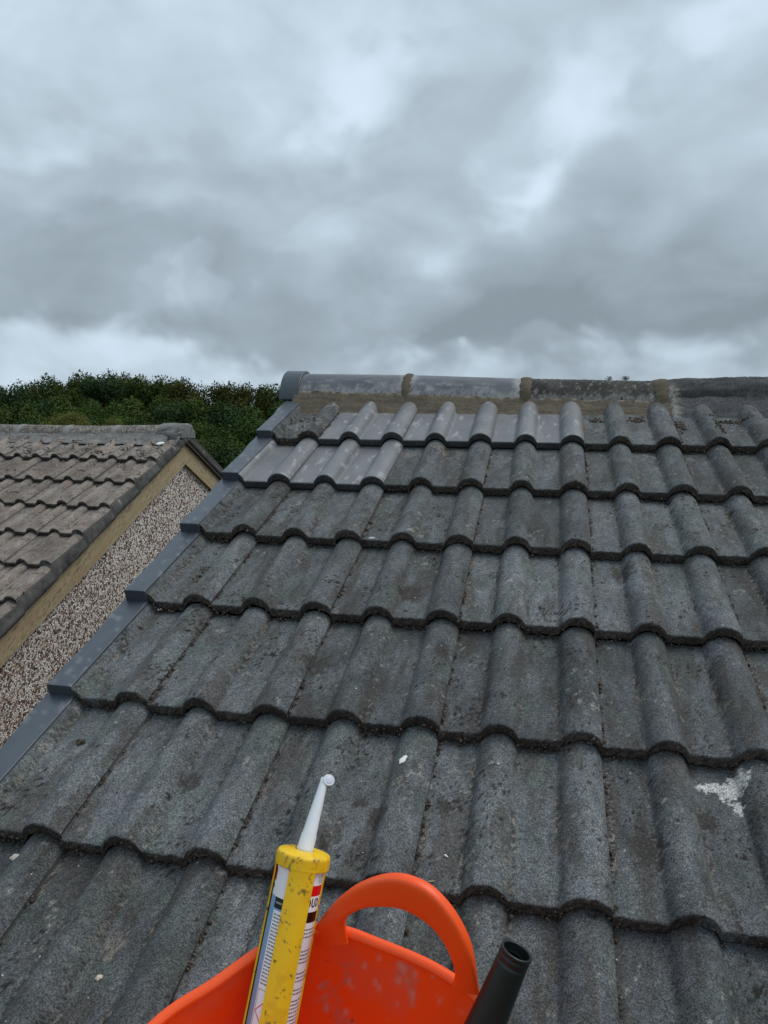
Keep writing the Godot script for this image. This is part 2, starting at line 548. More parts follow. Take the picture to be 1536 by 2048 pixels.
func crown_y(u: float) -> float:
	var p := [[-1.3, 0.1215], [-1.06, 0.1215], [-0.66, 0.1174], [-0.205, 0.1035], [0.271, 0.095], [0.33, 0.104], [0.63, 0.110], [2.0, 0.110]]
	for k in p.size() - 1:
		if u <= p[k + 1][0]:
			return lerpf(p[k][1], p[k + 1][1], clampf((u - p[k][0]) / (p[k + 1][0] - p[k][0]), 0, 1))
	return 0.11

const RZ := -0.152                   # ridge line
const RR := 0.110                    # ridge tile radius

func ridge_mesh(u0: float, u1: float, r: float, kind: int, seed_: float) -> ArrayMesh:
	var mb := MB.new()
	var nu := int((u1 - u0) / 0.006) + 2
	var na := 40
	for j in na:
		var a := lerpf(-0.15, PI + 0.15, float(j) / (na - 1))
		for i in nu:
			var u := lerpf(u0, u1, float(i) / (nu - 1))
			var f := nf.get_noise_3d(u * 90.0, a * 10.0, seed_)
			var big := fb(u * 7.0, a * 1.5, seed_ + 2.0)
			var rr := r
			var col: Color
			var endd := minf(u - u0, u1 - u)
			if kind == 0:            # newer, with cement smears near the bedding and the joints
				col = mixc(Color(0.10, 0.108, 0.126), Color(0.145, 0.152, 0.17), 0.5 + big)
				var low := smoothstep(0.62, 0.42, a + fb(u * 16.0, 2.0, seed_) * 0.14 + f * 0.10)
				var sm := smoothstep(0.035, 0.012, endd + fb(4.0, a * 4.0, seed_ + u0) * 0.012 + f * 0.01)
				if seed_ > 1.5:
					sm *= 1.0
				var patch := smoothstep(0.0, 0.25, u - (u1 - 0.14) + 0.06 * big) * smoothstep(1.9, 1.0, a) if seed_ < 1.5 else 0.0
				var streak := smoothstep(0.35, 0.5, fb(u * 9.0, a * 22.0, seed_ + 9.0)) * smoothstep(1.1, 0.7, a) * 0.6
				col = mixc(col, Color(0.40, 0.40, 0.385), maxf(maxf(low, sm * 0.9), maxf(patch * 1.2, streak)) * clampf(0.62 + f * 0.9 + big * 0.3, 0.0, 0.95))
			elif kind == 1:          # old, rough, mossy and lichened
				rr += f * 0.0025
				col = mixc(Color(0.055, 0.053, 0.048), Color(0.12, 0.115, 0.105), 0.5 + big + f * 0.5)
				col = mixc(col, Color(0.33, 0.32, 0.29), smoothstep(0.30, 0.5, nf.get_noise_3d(u * 45.0, a * 7.0, seed_ + 6.0)))
				var low2 := smoothstep(0.52, 0.36, a + fb(u * 20.0, 2.0, seed_) * 0.14 + f * 0.12)
				col = mixc(col, Color(0.40, 0.39, 0.36), low2 * 0.85)
				col = mixc(col, Color(0.02, 0.018, 0.012), smoothstep(0.4, 0.6, nf.get_noise_3d(u * 60.0, a * 9.0, seed_ + 16.0)))
			else:                    # slurried, blue-grey
				rr += f * 0.0012 + fb(u * 5.0, a * 2.0, 4.0) * 0.003
				col = mixc(Color(0.055, 0.059, 0.065), Color(0.14, 0.146, 0.154), 0.5 + fb(u * 5.0, a * 1.3, seed_) * 0.9)
				col = mixc(col, Color(0.045, 0.042, 0.036), smoothstep(0.25, 0.4, fb(u * 16.0, a * 5.0, seed_ + 3.0) + f * 0.4) * 0.85)
				col = mixc(col, Color(0.48, 0.46, 0.41), smoothstep(0.045, 0.01, u - u0 + fb(5.0, a * 5.0, seed_) * 0.02 + f * 0.02) * smoothstep(1.1, 0.7, a) if kind == 2 else 0.0)
				if a > 1.1 and a < 2.4:
					rr += maxf(0.0, nf.get_noise_3d(u * 60.0, a * 12.0, 3.0)) * 0.008 * smoothstep(0.42, 0.7, u)
			mb.vert(Vector3(u, crown_y(u) - r + sin(a) * rr, RZ + cos(a) * rr), col, Vector2(u, a * r))
	mb.grid(0, nu, na, true)
	return mb.done()

func our_house() -> void:
	var h := thing("tiled_house", "house with grey roll-tiled roof, blue-grey verge caps and a mortared ridge", "house", Vector3(0, GROUND, 0))
	var crumbs := []
	# walls and roof structure
	var mb := MB.new()
	var x0 := -1.02
	var x1 := 9.0
	var ap := 0.06 - 0.05
	var ze := 3.9
	var zb := RZ * 2.0 - ze
	var y_e := ap - (ze - RZ) * tan(PITCH)
	for x in [x0, x1]:
		var a := Vector3(x, ap, RZ); var b := Vector3(x, y_e, ze - 0.35); var d := Vector3(x, GROUND, ze - 0.35)
		var e := Vector3(x, GROUND, zb + 0.35); var f := Vector3(x, y_e, zb + 0.35)
		var k := mb.v.size()
		for p in [a, b, d, e, f]:
			mb.vert(p, Color(0.5, 0.46, 0.42), Vector2(p.z, p.y))
		mb.ix.append_array([k, k + 1, k + 2, k, k + 2, k + 3, k, k + 3, k + 4])
	mb.face(Vector3(x0, y_e, ze - 0.35), Vector3(x1, y_e, ze - 0.35), Vector3(x1, GROUND, ze - 0.35), Vector3(x0, GROUND, ze - 0.35), Color(0.5, 0.46, 0.42))
	mb.face(Vector3(x0, y_e, zb + 0.35), Vector3(x0, GROUND, zb + 0.35), Vector3(x1, GROUND, zb + 0.35), Vector3(x1, y_e, zb + 0.35), Color(0.5, 0.46, 0.42))
	part("wall", mb.done(), M.dash, h)
	# roof deck under the tiles on both slopes
	mb = MB.new()
	var dk := Color(0.03, 0.028, 0.026)
	mb.box(Vector3(VERGE + 0.01, -0.085, -0.16), Vector3(9.1, -0.062, 4.2), dk, roof_x)
	part("roof_deck", mb.done(), M.plain, h)
	mb = MB.new()
	var backx := Transform3D(Basis(Vector3.RIGHT, -PITCH), Vector3(0, 0.064, RZ))
	mb.box(Vector3(VERGE - 0.03, -0.09, -4.4), Vector3(9.1, -0.012, 0.02), Color(0.12, 0.125, 0.13), backx)
	part("back_slope", mb.done(), M.old, h)
	# tiles
	var rise := 0.0300 / GAUGE
	var newer := {"1:-3": 1, "1:-2": 1, "1:-1": 1, "2:-4": 1, "2:-3": 1}
	var seed_ := 0.0
	# stains seen on single tiles: [pixel x, pixel y, radius, 0 dark 1 pale 2 buff grit]
	var stains := []
	for q in [[385, 1560, 0.020, 0], [757, 1632, 0.019, 0], [725, 1600, 0.012, 0], [893, 1614, 0.013, 0], [185, 1490, 0.007, 0], [1295, 1690, 0.030, 0], [1415, 1640, 0.020, 0], [1525, 1400, 0.016, 0], [880, 1300, 0.02, 0], [640, 1330, 0.03, 0], [1250, 1150, 0.03, 0], [820, 1190, 0.03, 0],
			[110, 1518, 0.020, 1], [245, 1345, 0.022, 1], [190, 1400, 0.016, 1], [300, 1300, 0.03, 1], [700, 1330, 0.035, 1], [1440, 1870, 0.03, 1], [240, 1620, 0.04, 1], [420, 1640, 0.035, 1], [1420, 1300, 0.03, 1],
			[1285, 1390, 0.016, 2], [1445, 1410, 0.012, 2], [225, 1890, 0.022, 2], [1120, 1700, 0.014, 2], [800, 1560, 0.014, 2], [945, 1130, 0.012, 2], [880, 895, 0.03, 2], [925, 905, 0.03, 2], [820, 910, 0.02, 2], [700, 810, 0.02, 2]]:
		var hit := roof_x.affine_inverse() * tile_point(q[0], q[1])
		stains.append([hit.x, hit.z, q[2], q[3]])
	for row in range(1, ROWS + 1):
		for c in range(-4, 6):
			if row <= 4 and c > 4: continue
			if row > 4 and c > 3: continue
			if row > 7 and c > 2: continue
			seed_ += 1.37
			var kind := 0
			if newer.has("%d:%d" % [row, c]): kind = 1
			elif row == 1 and c == -4: kind = 3
			var s0 := 0.0
			if c == -4: s0 = TW + VERGE - (-0.9)
			var fine := 0.0035 if row > 3 else 0.0045
			var ft := 0.0062 if row > 3 else 0.008
			if row > 7: fine = 0.01; ft = 0.02
			var splash := row == 6 and c == 0
			if splash: fine = 0.0026; ft = 0.003
			var length := 0.345
			if row == 1: length = 0.40
			var tone := 0.198 * rng.randf_range(0.72, 1.22)
			if c == -4 and row > 2: tone *= 0.92
			var spots := []
			for q in stains:
				var ss: float = q[0] - c * TW
				var st: float = row * GAUGE - q[1]
				if ss > -0.02 and ss < TW + 0.02 and st > -0.01 and st < GAUGE + 0.02: spots.append([ss, st, q[2], q[3]])
			var me := tile_mesh(s0, TW, fine, ft, length, rise, kind, seed_, tone, true, splash, spots)
			var jit := Vector3(rng.randf_range(-0.0012, 0.0012), rng.randf_range(-0.001, 0.0015), rng.randf_range(-0.004, 0.004))
			if kind == 1: jit = Vector3(0, 0.001, 0)
			var loc := Transform3D(Basis(Vector3.UP, rng.randf_range(-0.004, 0.004)), Vector3(c * TW, 0, row * GAUGE + row_shift(row)) + jit)
			var label := ""
			if kind == 1: label = "smooth newer grey roof tile"
			if kind == 3: label = "lichen-covered verge tile below the ridge end cap"
			if splash: label = "weathered tile with a white paint splash"
			part("roof_tile", me, M.new if kind == 1 else M.old, h, roof_x * loc, label)
			# moss and grit under the nose
			if kind != 1 and row <= 7:
				var count := 230
				for q in count:
					var s := rng.randf_range(s0, TW)
					var clump := nf.get_noise_2d(s * 22.0 + seed_ * 5.0, 1.0)
					if clump < rng.randf_range(-0.55, 0.40): continue
					if profile(s) > 0.012 and rng.randf() < 0.6: continue
					var z := rng.randf_range(-0.004, 0.002)
					var yb := profile(s) - 0.030 + 0.022 * pow(rng.randf(), 1.6)
					crumbs.append([roof_x * Vector3(c * TW + s, yb, row * GAUGE + row_shift(row) + z), rng.randf_range(0.0011, 0.0030), dirt_colour()])
				# clumps hanging below the nose in the pans
				for q in 90:
					var s := rng.randf_range(s0, TW)
					if profile(s) > 0.004 or nf.get_noise_2d(s * 16.0 + seed_ * 9.0, 6.0) < rng.randf_range(-0.1, 0.4): continue
					crumbs.append([roof_x * Vector3(c * TW + s, -0.0285 + rng.randf_range(0.0, 0.007), row * GAUGE + row_shift(row) + 0.008 * pow(rng.randf(), 2.0)), rng.randf_range(0.0014, 0.0036), dirt_colour()])
			# along the joint on the right of the tile
			if kind != 1 and row <= 7:
				for q in 150:
					var tt := rng.randf_range(0.0, GAUGE)
					if nf.get_noise_2d(tt * 18.0, seed_ * 3.0) < rng.randf_range(-0.15, 0.5): continue
					crumbs.append([roof_x * Vector3(c * TW + TW + rng.randf_range(0.0, 0.007), 0.001 - rise * tt + rng.randf_range(0.0, 0.004), row * GAUGE - tt), rng.randf_range(0.0014, 0.0035), dirt_colour()])
			# loose specks on the face
			if kind != 1 and row <= 7:
				for q in 9:
					var s := rng.randf_range(s0, TW)
					var tt := rng.randf_range(0.01, GAUGE - 0.02)
					var pale := rng.randf() < 0.45
					crumbs.append([roof_x * Vector3(c * TW + s, profile(s) - rise * tt + 0.0006, row * GAUGE - tt), rng.randf_range(0.0009, 0.0022), Color(0.55, 0.53, 0.5) if pale else dirt_colour()])
	# moss lumps named by sight: on the lichen tile, by the ridge at the right, on the left verge column
	for q in [[-1.0, 0.55, 0.05, 0.09, 26], [-1.02, 2.72, 0.03, 0.05, 22], [-0.985, 3.55, 0.012, 0.07, 30], [0.045, 0.30, 0.025, 0.02, 40], [0.19, 0.26, 0.03, 0.02, 70], [0.32, 0.42, 0.015, 0.05, 50], [0.43, 0.62, 0.012, 0.05, 40], [0.5, 0.30, 0.05, 0.015, 40], [-1.0, 5.32, 0.006, 0.006, 16]]:
		for k in int(q[4]):
			var u: float = q[0] + rng.randfn() * q[2] * 0.6
			var w: float = q[1] * GAUGE + rng.randfn() * q[3] * 0.6
			var row: float = ceil(w / GAUGE)
			var s := fposmod(u, TW)
			var y := profile(s) - rise * (row * GAUGE - w)
			crumbs.append([roof_x * Vector3(u, y + 0.001, w), rng.randf_range(0.002, 0.0055), dirt_colour()])
	scatter("moss_debris", crumbs, h, "brown moss and grit under the tile noses and along the joints")
	# ridge
	var rid := [[-1.10, -0.672, 0, 1.0], [-0.645, -0.222, 0, 2.0], [-0.182, 0.262, 1, 3.0], [0.305, 0.765, 2, 4.0], [0.772, 1.25, 3, 5.0], [1.26, 1.74, 3, 6.0]]
	for r in rid:
		part("ridge_tile", ridge_mesh(r[0], r[1], RR, r[2], r[3]), [M.new, M.old, M.old, M.old][r[2]], h, Transform3D.IDENTITY, ["newer grey half-round ridge tile smeared with cement", "old mossy ridge tile with pale lichen", "ridge tile coated in grey slurry", ""][r[2]])
	# joints
	for r in [[-0.676, -0.640, 1.0], [-0.226, -0.178, 2.0], [0.255, 0.312, 3.0]]:
		mb = MB.new()
		var na := 44
		var nu := 12
		for j in na:
			var a := lerpf(0.0, PI, float(j) / (na - 1))
			var w0 := fb(a * 5.0, 1.0, r[2]) * 0.006
			var w1 := fb(a * 5.0, 9.0, r[2]) * 0.006
			for i in nu:
				var q := float(i) / (nu - 1)
				var u := lerpf(r[0] + w0, r[1] + w1, q)
				var rr := RR + 0.0005 + 0.006 * sin(PI * q) + nf.get_noise_3d(u * 120.0, a * 14.0, 2.0) * 0.0012
				if i == 0 or i == nu - 1: rr = RR - 0.004
				mb.vert(Vector3(u, crown_y(u) - RR + sin(a) * rr, RZ + cos(a) * rr), mortar_colour(u, a * 0.11), Vector2(u, a * 0.11))
		mb.grid(0, nu, na, true)
		part("ridge_joint", mb.done(), M.mortar, h)
	# bedding mortar: brown where fresh, grey slurry to the right
	for seg in [[-1.10, 0.322, 0], [0.300, 1.75, 1]]:
		mb = MB.new()
		var nu := int((seg[1] - seg[0]) / 0.005) + 1
		var nv := 30
		for j in nv:
			var q := float(j) / (nv - 1)
			for i in nu:
				var u := lerpf(seg[0], seg[1], float(i) / (nu - 1))
				var c0 := crown_y(u) - RR
				var z := lerpf(RZ + RR * 0.955, 0.050 + (0.025 if seg[2] == 1 else 0.0), q)
				var y := lerpf(c0 + RR * 0.29, -0.062 - (0.022 if seg[2] == 1 else 0.0), q)
				y -= sin(q * PI) * 0.006
				y += nf.get_noise_3d(u * 70.0, z * 70.0, 1.0) * 0.0014 + fb(u * 11.0, z * 11.0, 5.0) * 0.0035 + fb(u * 6.0, z * 75.0, 8.0) * 0.0016
				if seg[2] == 1:
					y += 0.005 * (1.0 - q * 0.3) - smoothstep(0.016, 0.0, u - seg[0] + fb(z * 30.0, 2.0) * 0.008) * 0.02
				if seg[2] == 0 and u < -0.93:
					y += smoothstep(-0.93, -1.0, u) * 0.006
				var col := mortar_colour(u, z)
				if seg[2] == 1:
					col = mixc(Color(0.062, 0.067, 0.075), Color(0.135, 0.141, 0.15), 0.5 + fb(u * 6.0, z * 12.0, 4.0))
					col = mixc(col, Color(0.45, 0.43, 0.38), smoothstep(0.055, 0.02, u - seg[0] + fb(z * 40.0, 6.0) * 0.02))
				else:
					# pale dry edge
					col = mixc(col, Color(0.36, 0.33, 0.28), smoothstep(0.1, 0.0, q) * clampf(0.3 + fb(u * 30.0, 4.0) * 1.2, 0.0, 0.8))
				mb.vert(Vector3(u, y, z), col, Vector2(u, z * 1.2))
		mb.grid(0, nu, nv)
		part("mortar_bedding", mb.done(), M.mortar if seg[2] == 0 else M.old, h, Transform3D.IDENTITY, "fresh brown mortar along the ridge" if seg[2] == 0 else "grey cement slurry along the ridge")
	# verge caps and the ridge end cap
	for row in range(1, ROWS + 1):
		part("verge_cap", cap_mesh(float(row)), M.cap, h, roof_x * Transform3D(Basis.IDENTITY, Vector3(0, rng.randf_range(-0.001, 0.001), row * GAUGE + row_shift(row) + 0.001)))
	mb = MB.new()
	var cc := Color(0.061, 0.075, 0.092)
	var yc := crown_y(-1.1) - RR
	var prof := [[-1.083, RR + 0.002], [-1.083, RR + 0.010], [-1.0845, RR + 0.0115], [-1.158, RR + 0.0125], [-1.161, RR + 0.010], [-1.161, 0.0]]
	var na := 48
	for j in na:
		var a := lerpf(0.02, PI - 0.02, float(j) / (na - 1))
		for i in prof.size():
			mb.vert(Vector3(prof[i][0], yc + sin(a) * prof[i][1], RZ + cos(a) * prof[i][1]), cc)
	mb.grid(0, prof.size(), na, false)
	var ec := part("ridge_end_cap", hard(mb), M.cap, h, Transform3D.IDENTITY, "blue-grey half-round end cap on the ridge")
	ec.set_meta("label", "blue-grey half-round end cap on the ridge")

func row_shift(row: int) -> float:   # courses are not laid dead even
	return [0, 0.004, 0.006, -0.004, -0.006, 0.004, 0.004, 0.0, 0.0, 0.0][row]

func dirt_colour() -> Color:
	var q := rng.randf()
	if q < 0.12: return Color(0.15, 0.12, 0.095)
	return Color(0.028, 0.021, 0.016).lerp(Color(0.11, 0.082, 0.063), rng.randf())

func mortar_colour(u: float, z: float) -> Color:
	var f := nf.get_noise_3d(u * 60.0, z * 60.0, 7.0)
	return mixc(Color(0.092, 0.075, 0.051), Color(0.150, 0.124, 0.088), 0.5 + fb(u * 8.0, z * 14.0, 2.0) * 0.5 + f * 0.45 + fb(u * 5.0, z * 70.0, 9.0) * 0.5)

func hard(mb: MB) -> ArrayMesh:      # flat-shaded copy
	var o := MB.new()
	for k in mb.ix.size():
		var i := mb.ix[k]
		o.vert(mb.v[i], mb.c[i], mb.uv[i])
		o.ix.append(k)
	return o.done()

func cap_mesh(seed_: float) -> ArrayMesh:
	var mb := MB.new()
	var xi := -1.0665
	var xo := -1.123
	var L := GAUGE + 0.028
	var rise := 0.0300 / GAUGE
	# cross-section from the inner foot over the top to the outer skirt, with rounded edges
	var sec := [[xi, -0.030], [xi, -0.0025], [xi - 0.0007, -0.0008], [xi - 0.0025, 0.0], [xi - 0.012, 0.0], [xi - 0.022, 0.0], [xi - 0.034, 0.0], [xo + 0.012, 0.0], [xo + 0.0025, 0.0], [xo + 0.0007, -0.0008], [xo, -0.0025], [xo, -0.075]]
	var ts := [0.0, 0.002]
	while ts[-1] < L - 0.012: ts.append(ts[-1] + 0.010)
	ts.append(L)
	for t in ts:
		for k in sec.size():
			var x: float = sec[k][0]
			var y: float = sec[k][1]
			# flared flange where the next cap sits on this one
			if k >= 8:
				x -= 0.009 * smoothstep(0.17, 0.28, t)
			if t == 0.0 and (k >= 2 and k <= 9):
				y -= 0.0012
			var n := fb(x * 20.0, t * 5.0, seed_ * 3.0)
			var col := mixc(Color(0.056, 0.069, 0.086), Color(0.066, 0.080, 0.098), 0.5 + n)
			var sc := nf.get_noise_3d(x * 40.0, t * 22.0, seed_)
			col = mixc(col, Color(0.22, 0.23, 0.24), smoothstep(0.30, 0.6, sc + fb(x * 90.0, t * 40.0, seed_) * 0.3) * 0.45)
			mb.vert(Vector3(x, 0.030 + y - rise * t, -t), col)
	mb.grid(0, sec.size(), ts.size(), true)
	# closed front end
	var dkc := Color(0.061, 0.075, 0.092)
	var a := Vector3(xi - 0.0005, 0.0288, 0.0004); var b := Vector3(xo + 0.0005, 0.0288, 0.0004)
	var d := Vector3(xo + 0.0005, -0.001, -0.001); var e := Vector3(xi - 0.0005, -0.001, -0.001)
	mb.face(b, a, e, d, dkc)
	mb.face(d, e, e + Vector3(0, 0, -0.03), d + Vector3(0, 0, -0.03), dkc)
	return mb.done()

# ------------------------------------------------------------------ the neighbour
func neighbour_house() -> void:
	var h := thing("neighbouring_house", "house with brown roll-tiled roof, ochre bargeboards and pebbledash gable", "house", Vector3(-2.8, GROUND, -2.48))
	var p := deg_to_rad(24.6)
	var xg := -2.8
	var zr := -2.483
	var ya := -0.118                 # where the tile planes meet
	var near := Transform3D(Basis(Vector3.RIGHT, p), Vector3(0, ya, zr))
	var farx := Transform3D(Basis(Vector3.RIGHT, p).rotated(Vector3.UP, PI), Vector3(0, ya, zr))
	var half := 3.9
	var tp := tan(p)
	var tf := tan(deg_to_rad(26.0))
	# gable wall
	var mb := MB.new()
	var wa := ya - 0.16
	for e in [[xg, 0], [xg - 9.0, 1]]:
		var k := mb.v.size()
		for q in [Vector3(e[0], wa, zr), Vector3(e[0], wa - half * tp, zr + half), Vector3(e[0], GROUND, zr + half), Vector3(e[0], GROUND, zr - half), Vector3(e[0], wa - half * tp, zr - half)]:
			mb.vert(q, Color.WHITE, Vector2(q.z, q.y))
		if e[1] == 0: mb.ix.append_array([k, k + 2, k + 1, k, k + 3, k + 2, k, k + 4, k + 3])
		else: mb.ix.append_array([k, k + 1, k + 2, k, k + 2, k + 3, k, k + 3, k + 4])
	for z in [zr + half, zr - half]:
		var k := mb.v.size()
		for q in [Vector3(xg, wa - half * tp, z), Vector3(xg - 9.0, wa - half * tp, z), Vector3(xg - 9.0, GROUND, z), Vector3(xg, GROUND, z)]:
			mb.vert(q, Color.WHITE, Vector2(q.x, q.y))
		mb.quad(k, k + 1, k + 2, k + 3)
	part("wall", mb.done(), M.dash, h, Transform3D.IDENTITY, "pink and white pebbledash gable wall")
	# bargeboards: top edge 0.10 under the tiles
	for sgn in [1.0, -1.0]:
		var tt := tp if sgn > 0.0 else tf
		mb = MB.new()
		var n := 200
		var nd := 22
		for j in nd:
			for i in n:
				var z := lerpf(0.0, half + 0.25, float(i) / (n - 1))
				var q := float(j) / (nd - 1)
				var y := ya - 0.086 - z * tt - q * 0.172
				var st := fb(z * 2.5, q * 3.0, 12.0 + sgn)
				var f := nf.get_noise_3d(z * 30.0, q * 9.0, 4.0 + sgn)
				var col := mixc(Color(0.375, 0.285, 0.16), Color(0.46, 0.36, 0.22), 0.5 + st)
				col = mixc(col, Color(0.13, 0.095, 0.05), smoothstep(0.28, 0.5, f + st * 0.35) * 0.65)
				mb.vert(Vector3(xg + 0.026, y, zr + sgn * z), col, Vector2(z, q * 0.2))
		mb.grid(0, n, nd, sgn > 0.0)
		# top and bottom edge
		for q in [0.0, 1.0]:
			var ys: float = ya - 0.086 - q * 0.172
			var a := Vector3(xg + 0.026, ys, zr); var b := Vector3(xg + 0.026, ys - (half + 0.25) * tt, zr + sgn * (half + 0.25))
			mb.face(a, b, b - Vector3(0.03, 0, 0), a - Vector3(0.03, 0, 0), Color(0.28, 0.2, 0.09))
		part("bargeboard", mb.done(), M.paint, h, Transform3D.IDENTITY, "ochre painted bargeboard under the verge")
	# roof decks
	mb = MB.new()
	mb.box(Vector3(xg - 9.1, -0.10, 0.0), Vector3(xg + 0.02, -0.075, half + 0.5), Color(0.03, 0.028, 0.026), near)
	part("roof_deck", mb.done(), M.plain, h)
	mb = MB.new()
	var fx := Transform3D(Basis(Vector3.RIGHT, -deg_to_rad(26.0)), Vector3(0, ya, zr))
	mb.box(Vector3(xg - 9.1, -0.06, -half - 0.5), Vector3(xg + 0.052, -0.012, 0.0), Color(0.14, 0.12, 0.11), fx)
	part("back_slope", mb.done(), M.brown, h)
	# tiles: a few meshes shared by all
	var rise := 0.030 / GAUGE
	var meshes := []
	for k in 9:
		meshes.append(tile_mesh(0.0, TW, 0.0075, 0.018, 0.345, rise, 2, 100.0 + k * 3.3, 0.36 * rng.randf_range(0.85, 1.15), false))
	for k in 4:
		meshes.append(tile_mesh(0.0, TW, 0.0075, 0.012, 0.345, rise, 4, 150.0 + k * 3.3, 0.36 * rng.randf_range(0.85, 1.15), false))
	var xv := xg + 0.03                # right end of the tiling
	for row in range(1, 12):
		for c in range(0, 9):
			if row > 7 and c > 6: continue
			var loc := Transform3D(Basis(Vector3.UP, rng.randf_range(-0.008, 0.008)), Vector3(xv - (c + 1) * TW + rng.randf_range(-0.003, 0.003), rng.randf_range(-0.002, 0.002), row * GAUGE + 0.175 + rng.randf_range(-0.006, 0.006)))
			part("roof_tile", meshes[9 + rng.randi() % 4] if row == 1 or rng.randf() < 0.06 else meshes[rng.randi() % 9], M.brown, h, near * loc)
	# cement verge strip on both slopes
	for sgn in [1.0, -1.0]:
		mb = MB.new()
		var n := 260
		var sec := [[xg - 0.035, 0.012], [xg - 0.01, 0.020], [xg + 0.022, 0.006], [xg + 0.042, -0.012], [xg + 0.056, -0.035], [xg + 0.060, -0.062], [xg + 0.054, -0.076], [xg + 0.028, -0.080]]
		var x := near if sgn > 0.0 else fx
		for i in n:
			var w := lerpf(0.0, half + 0.4, float(i) / (n - 1))
			var saw := (1.0 - fposmod((w - 0.175) / GAUGE, 1.0)) * -0.030 + 0.004 if sgn > 0.0 else -0.012
			for j in sec.size():
				var f := nf.get_noise_3d(w * 26.0, j * 0.9, 3.0 + sgn)
				var g := 0.075 * (1.0 + f * 0.7 + fb(w * 3.0, j * 0.4, 9.0) * 0.5)
				var col := Color(g, g * 0.97, g * 0.92)
				col = mixc(col, Color(0.28, 0.27, 0.25), smoothstep(0.62, 0.75, f))
				var y: float = sec[j][1] + saw * (1.0 if j < 5 else 0.35) + f * 0.006
				mb.vert(x * Vector3(sec[j][0] + f * 0.005, y, w * sgn), col, Vector2(w, j * 0.03))
		mb.grid(0, sec.size(), n, sgn > 0.0)
		part("verge_mortar", mb.done(), M.mortar, h, Transform3D.IDENTITY, "rough dark cement along the verge")
	# soffit board under the far verge
	mb = MB.new()
	mb.box(Vector3(xg + 0.0, -0.10, -half - 0.4), Vector3(xg + 0.05, -0.083, 0.0), Color(0.05, 0.035, 0.025), fx)
	part("undercloak", mb.done(), M.plain, h)
	# ridge tiles, cement band, cement end
	var ends := [[-2.90, -3.30], [-3.335, -3.70], [-3.735, -4.12], [-4.155, -4.56], [-4.6, -5.0], [-5.04, -5.45]]
	var dy := func(x: float) -> float: return lerpf(0.0, -0.016, clampf((-2.9 - x) / 0.6, 0.0, 1.0)) + ya + 0.022
	for k in ends.size():
		mb = MB.new()
		var nu := 60
		var na := 22
		for j in na:
			var a := lerpf(0.05, PI - 0.05, float(j) / (na - 1))
			for i in nu:
				var x := lerpf(ends[k][0], ends[k][1], float(i) / (nu - 1))
				var f := nf.get_noise_3d(x * 70.0, a * 8.0, 3.0)
				var g := fb(x * 12.0, a * 2.0, 5.0)
				var col := mixc(Color(0.20, 0.172, 0.15), Color(0.34, 0.305, 0.27), 0.5 + g)
				col = mixc(col, Color(0.52, 0.50, 0.45), smoothstep(0.05, 0.35, f + g * 0.3 + 0.08) * 0.8)
				col = mixc(col, Color(0.035, 0.03, 0.025), smoothstep(0.3, 0.5, nf.get_noise_3d(x * 60.0, a * 9.0, 11.0)))
				var r := 0.105 + f * 0.003
				mb.vert(Vector3(x, dy.call(x) - 0.075 + sin(a) * (r - 0.018), zr + cos(a) * r), col, Vector2(x, a * 0.1))
		mb.grid(0, nu, na, false)
		part("ridge_tile", mb.done(), M.brown, h)
	mb = MB.new()
	var nx := 420
	for j in 14:
		for i in nx:
			var x := lerpf(xg + 0.05, -5.5, float(i) / (nx - 1))
			var q := float(j) / 13.0
			var z := lerpf(0.094, 0.215 + fb(x * 5.0, 3.0) * 0.02, q)
			var y: float = lerpf(dy.call(x) - 0.044, ya - 0.215 * tp - 0.014, q) - sin(q * PI) * 0.004
			var f := nf.get_noise_3d(x * 40.0, z * 40.0, 2.0)
			y += f * 0.003 + fb(x * 8.0, z * 8.0) * 0.004
			var g := 0.185 * (1.0 + fb(x * 7.0, z * 12.0, 6.0) * 0.4 + f * 0.25)
			mb.vert(Vector3(x, y, zr + z), Color(g, g * 0.99, g * 0.97), Vector2(x, z))
	mb.grid(0, nx, 14, true)
	part("mortar_bedding", mb.done(), M.mortar, h, Transform3D.IDENTITY, "grey cement band under the ridge tiles")
	# joints of the ridge
	for k in ends.size() - 1:
		mb = MB.new()
		for j in 20:
			var a := lerpf(0.05, PI - 0.05, j / 19.0)
			for i in 5:
				var x := lerpf(ends[k][1] + 0.006, ends[k + 1][0] - 0.006, i / 4.0)
				var r := 0.106 + 0.004 * sin(PI * i / 4.0)
				mb.vert(Vector3(x, dy.call(x) - 0.075 + sin(a) * (r - 0.018), zr + cos(a) * r), Color(0.27, 0.265, 0.255), Vector2(x, a * 0.1))
		mb.grid(0, 5, 20, false)
		part("ridge_joint", mb.done(), M.mortar, h)
	mb = MB.new()
	var secs := [-2.95, -2.90, -2.86, -2.82, -2.78, -2.752, -2.742, -2.742]
	for i in secs.size():
		var x: float = secs[i]
		var sc := 1.0 if i < secs.size() - 1 else 0.05
		for j in 22:
			var a := lerpf(0.0, PI, j / 21.0)
			var f := nf.get_noise_3d(x * 30.0, a * 4.0, 7.0)
			var r: float = (0.108 + f * 0.016 + (0.008 if i > 1 else 0.0)) * sc * (0.86 if i == secs.size() - 2 else 1.0)
			var g := 0.30 * (1.0 + f * 0.7 + fb(x * 25.0, a * 3.0, 2.0) * 0.5)
			mb.vert(Vector3(x, ya - 0.062 + sin(a) * r * 0.93, zr + cos(a) * r * 1.1), Color(g, g, g * 0.98), Vector2(x, a * 0.1))
	mb.grid(0, 22, secs.size(), true)
	part("cement_end", mb.done(), M.brown, h, Transform3D.IDENTITY, "pale lump of cement closing the ridge end")
	# moss on this roof
	var crumbs := []
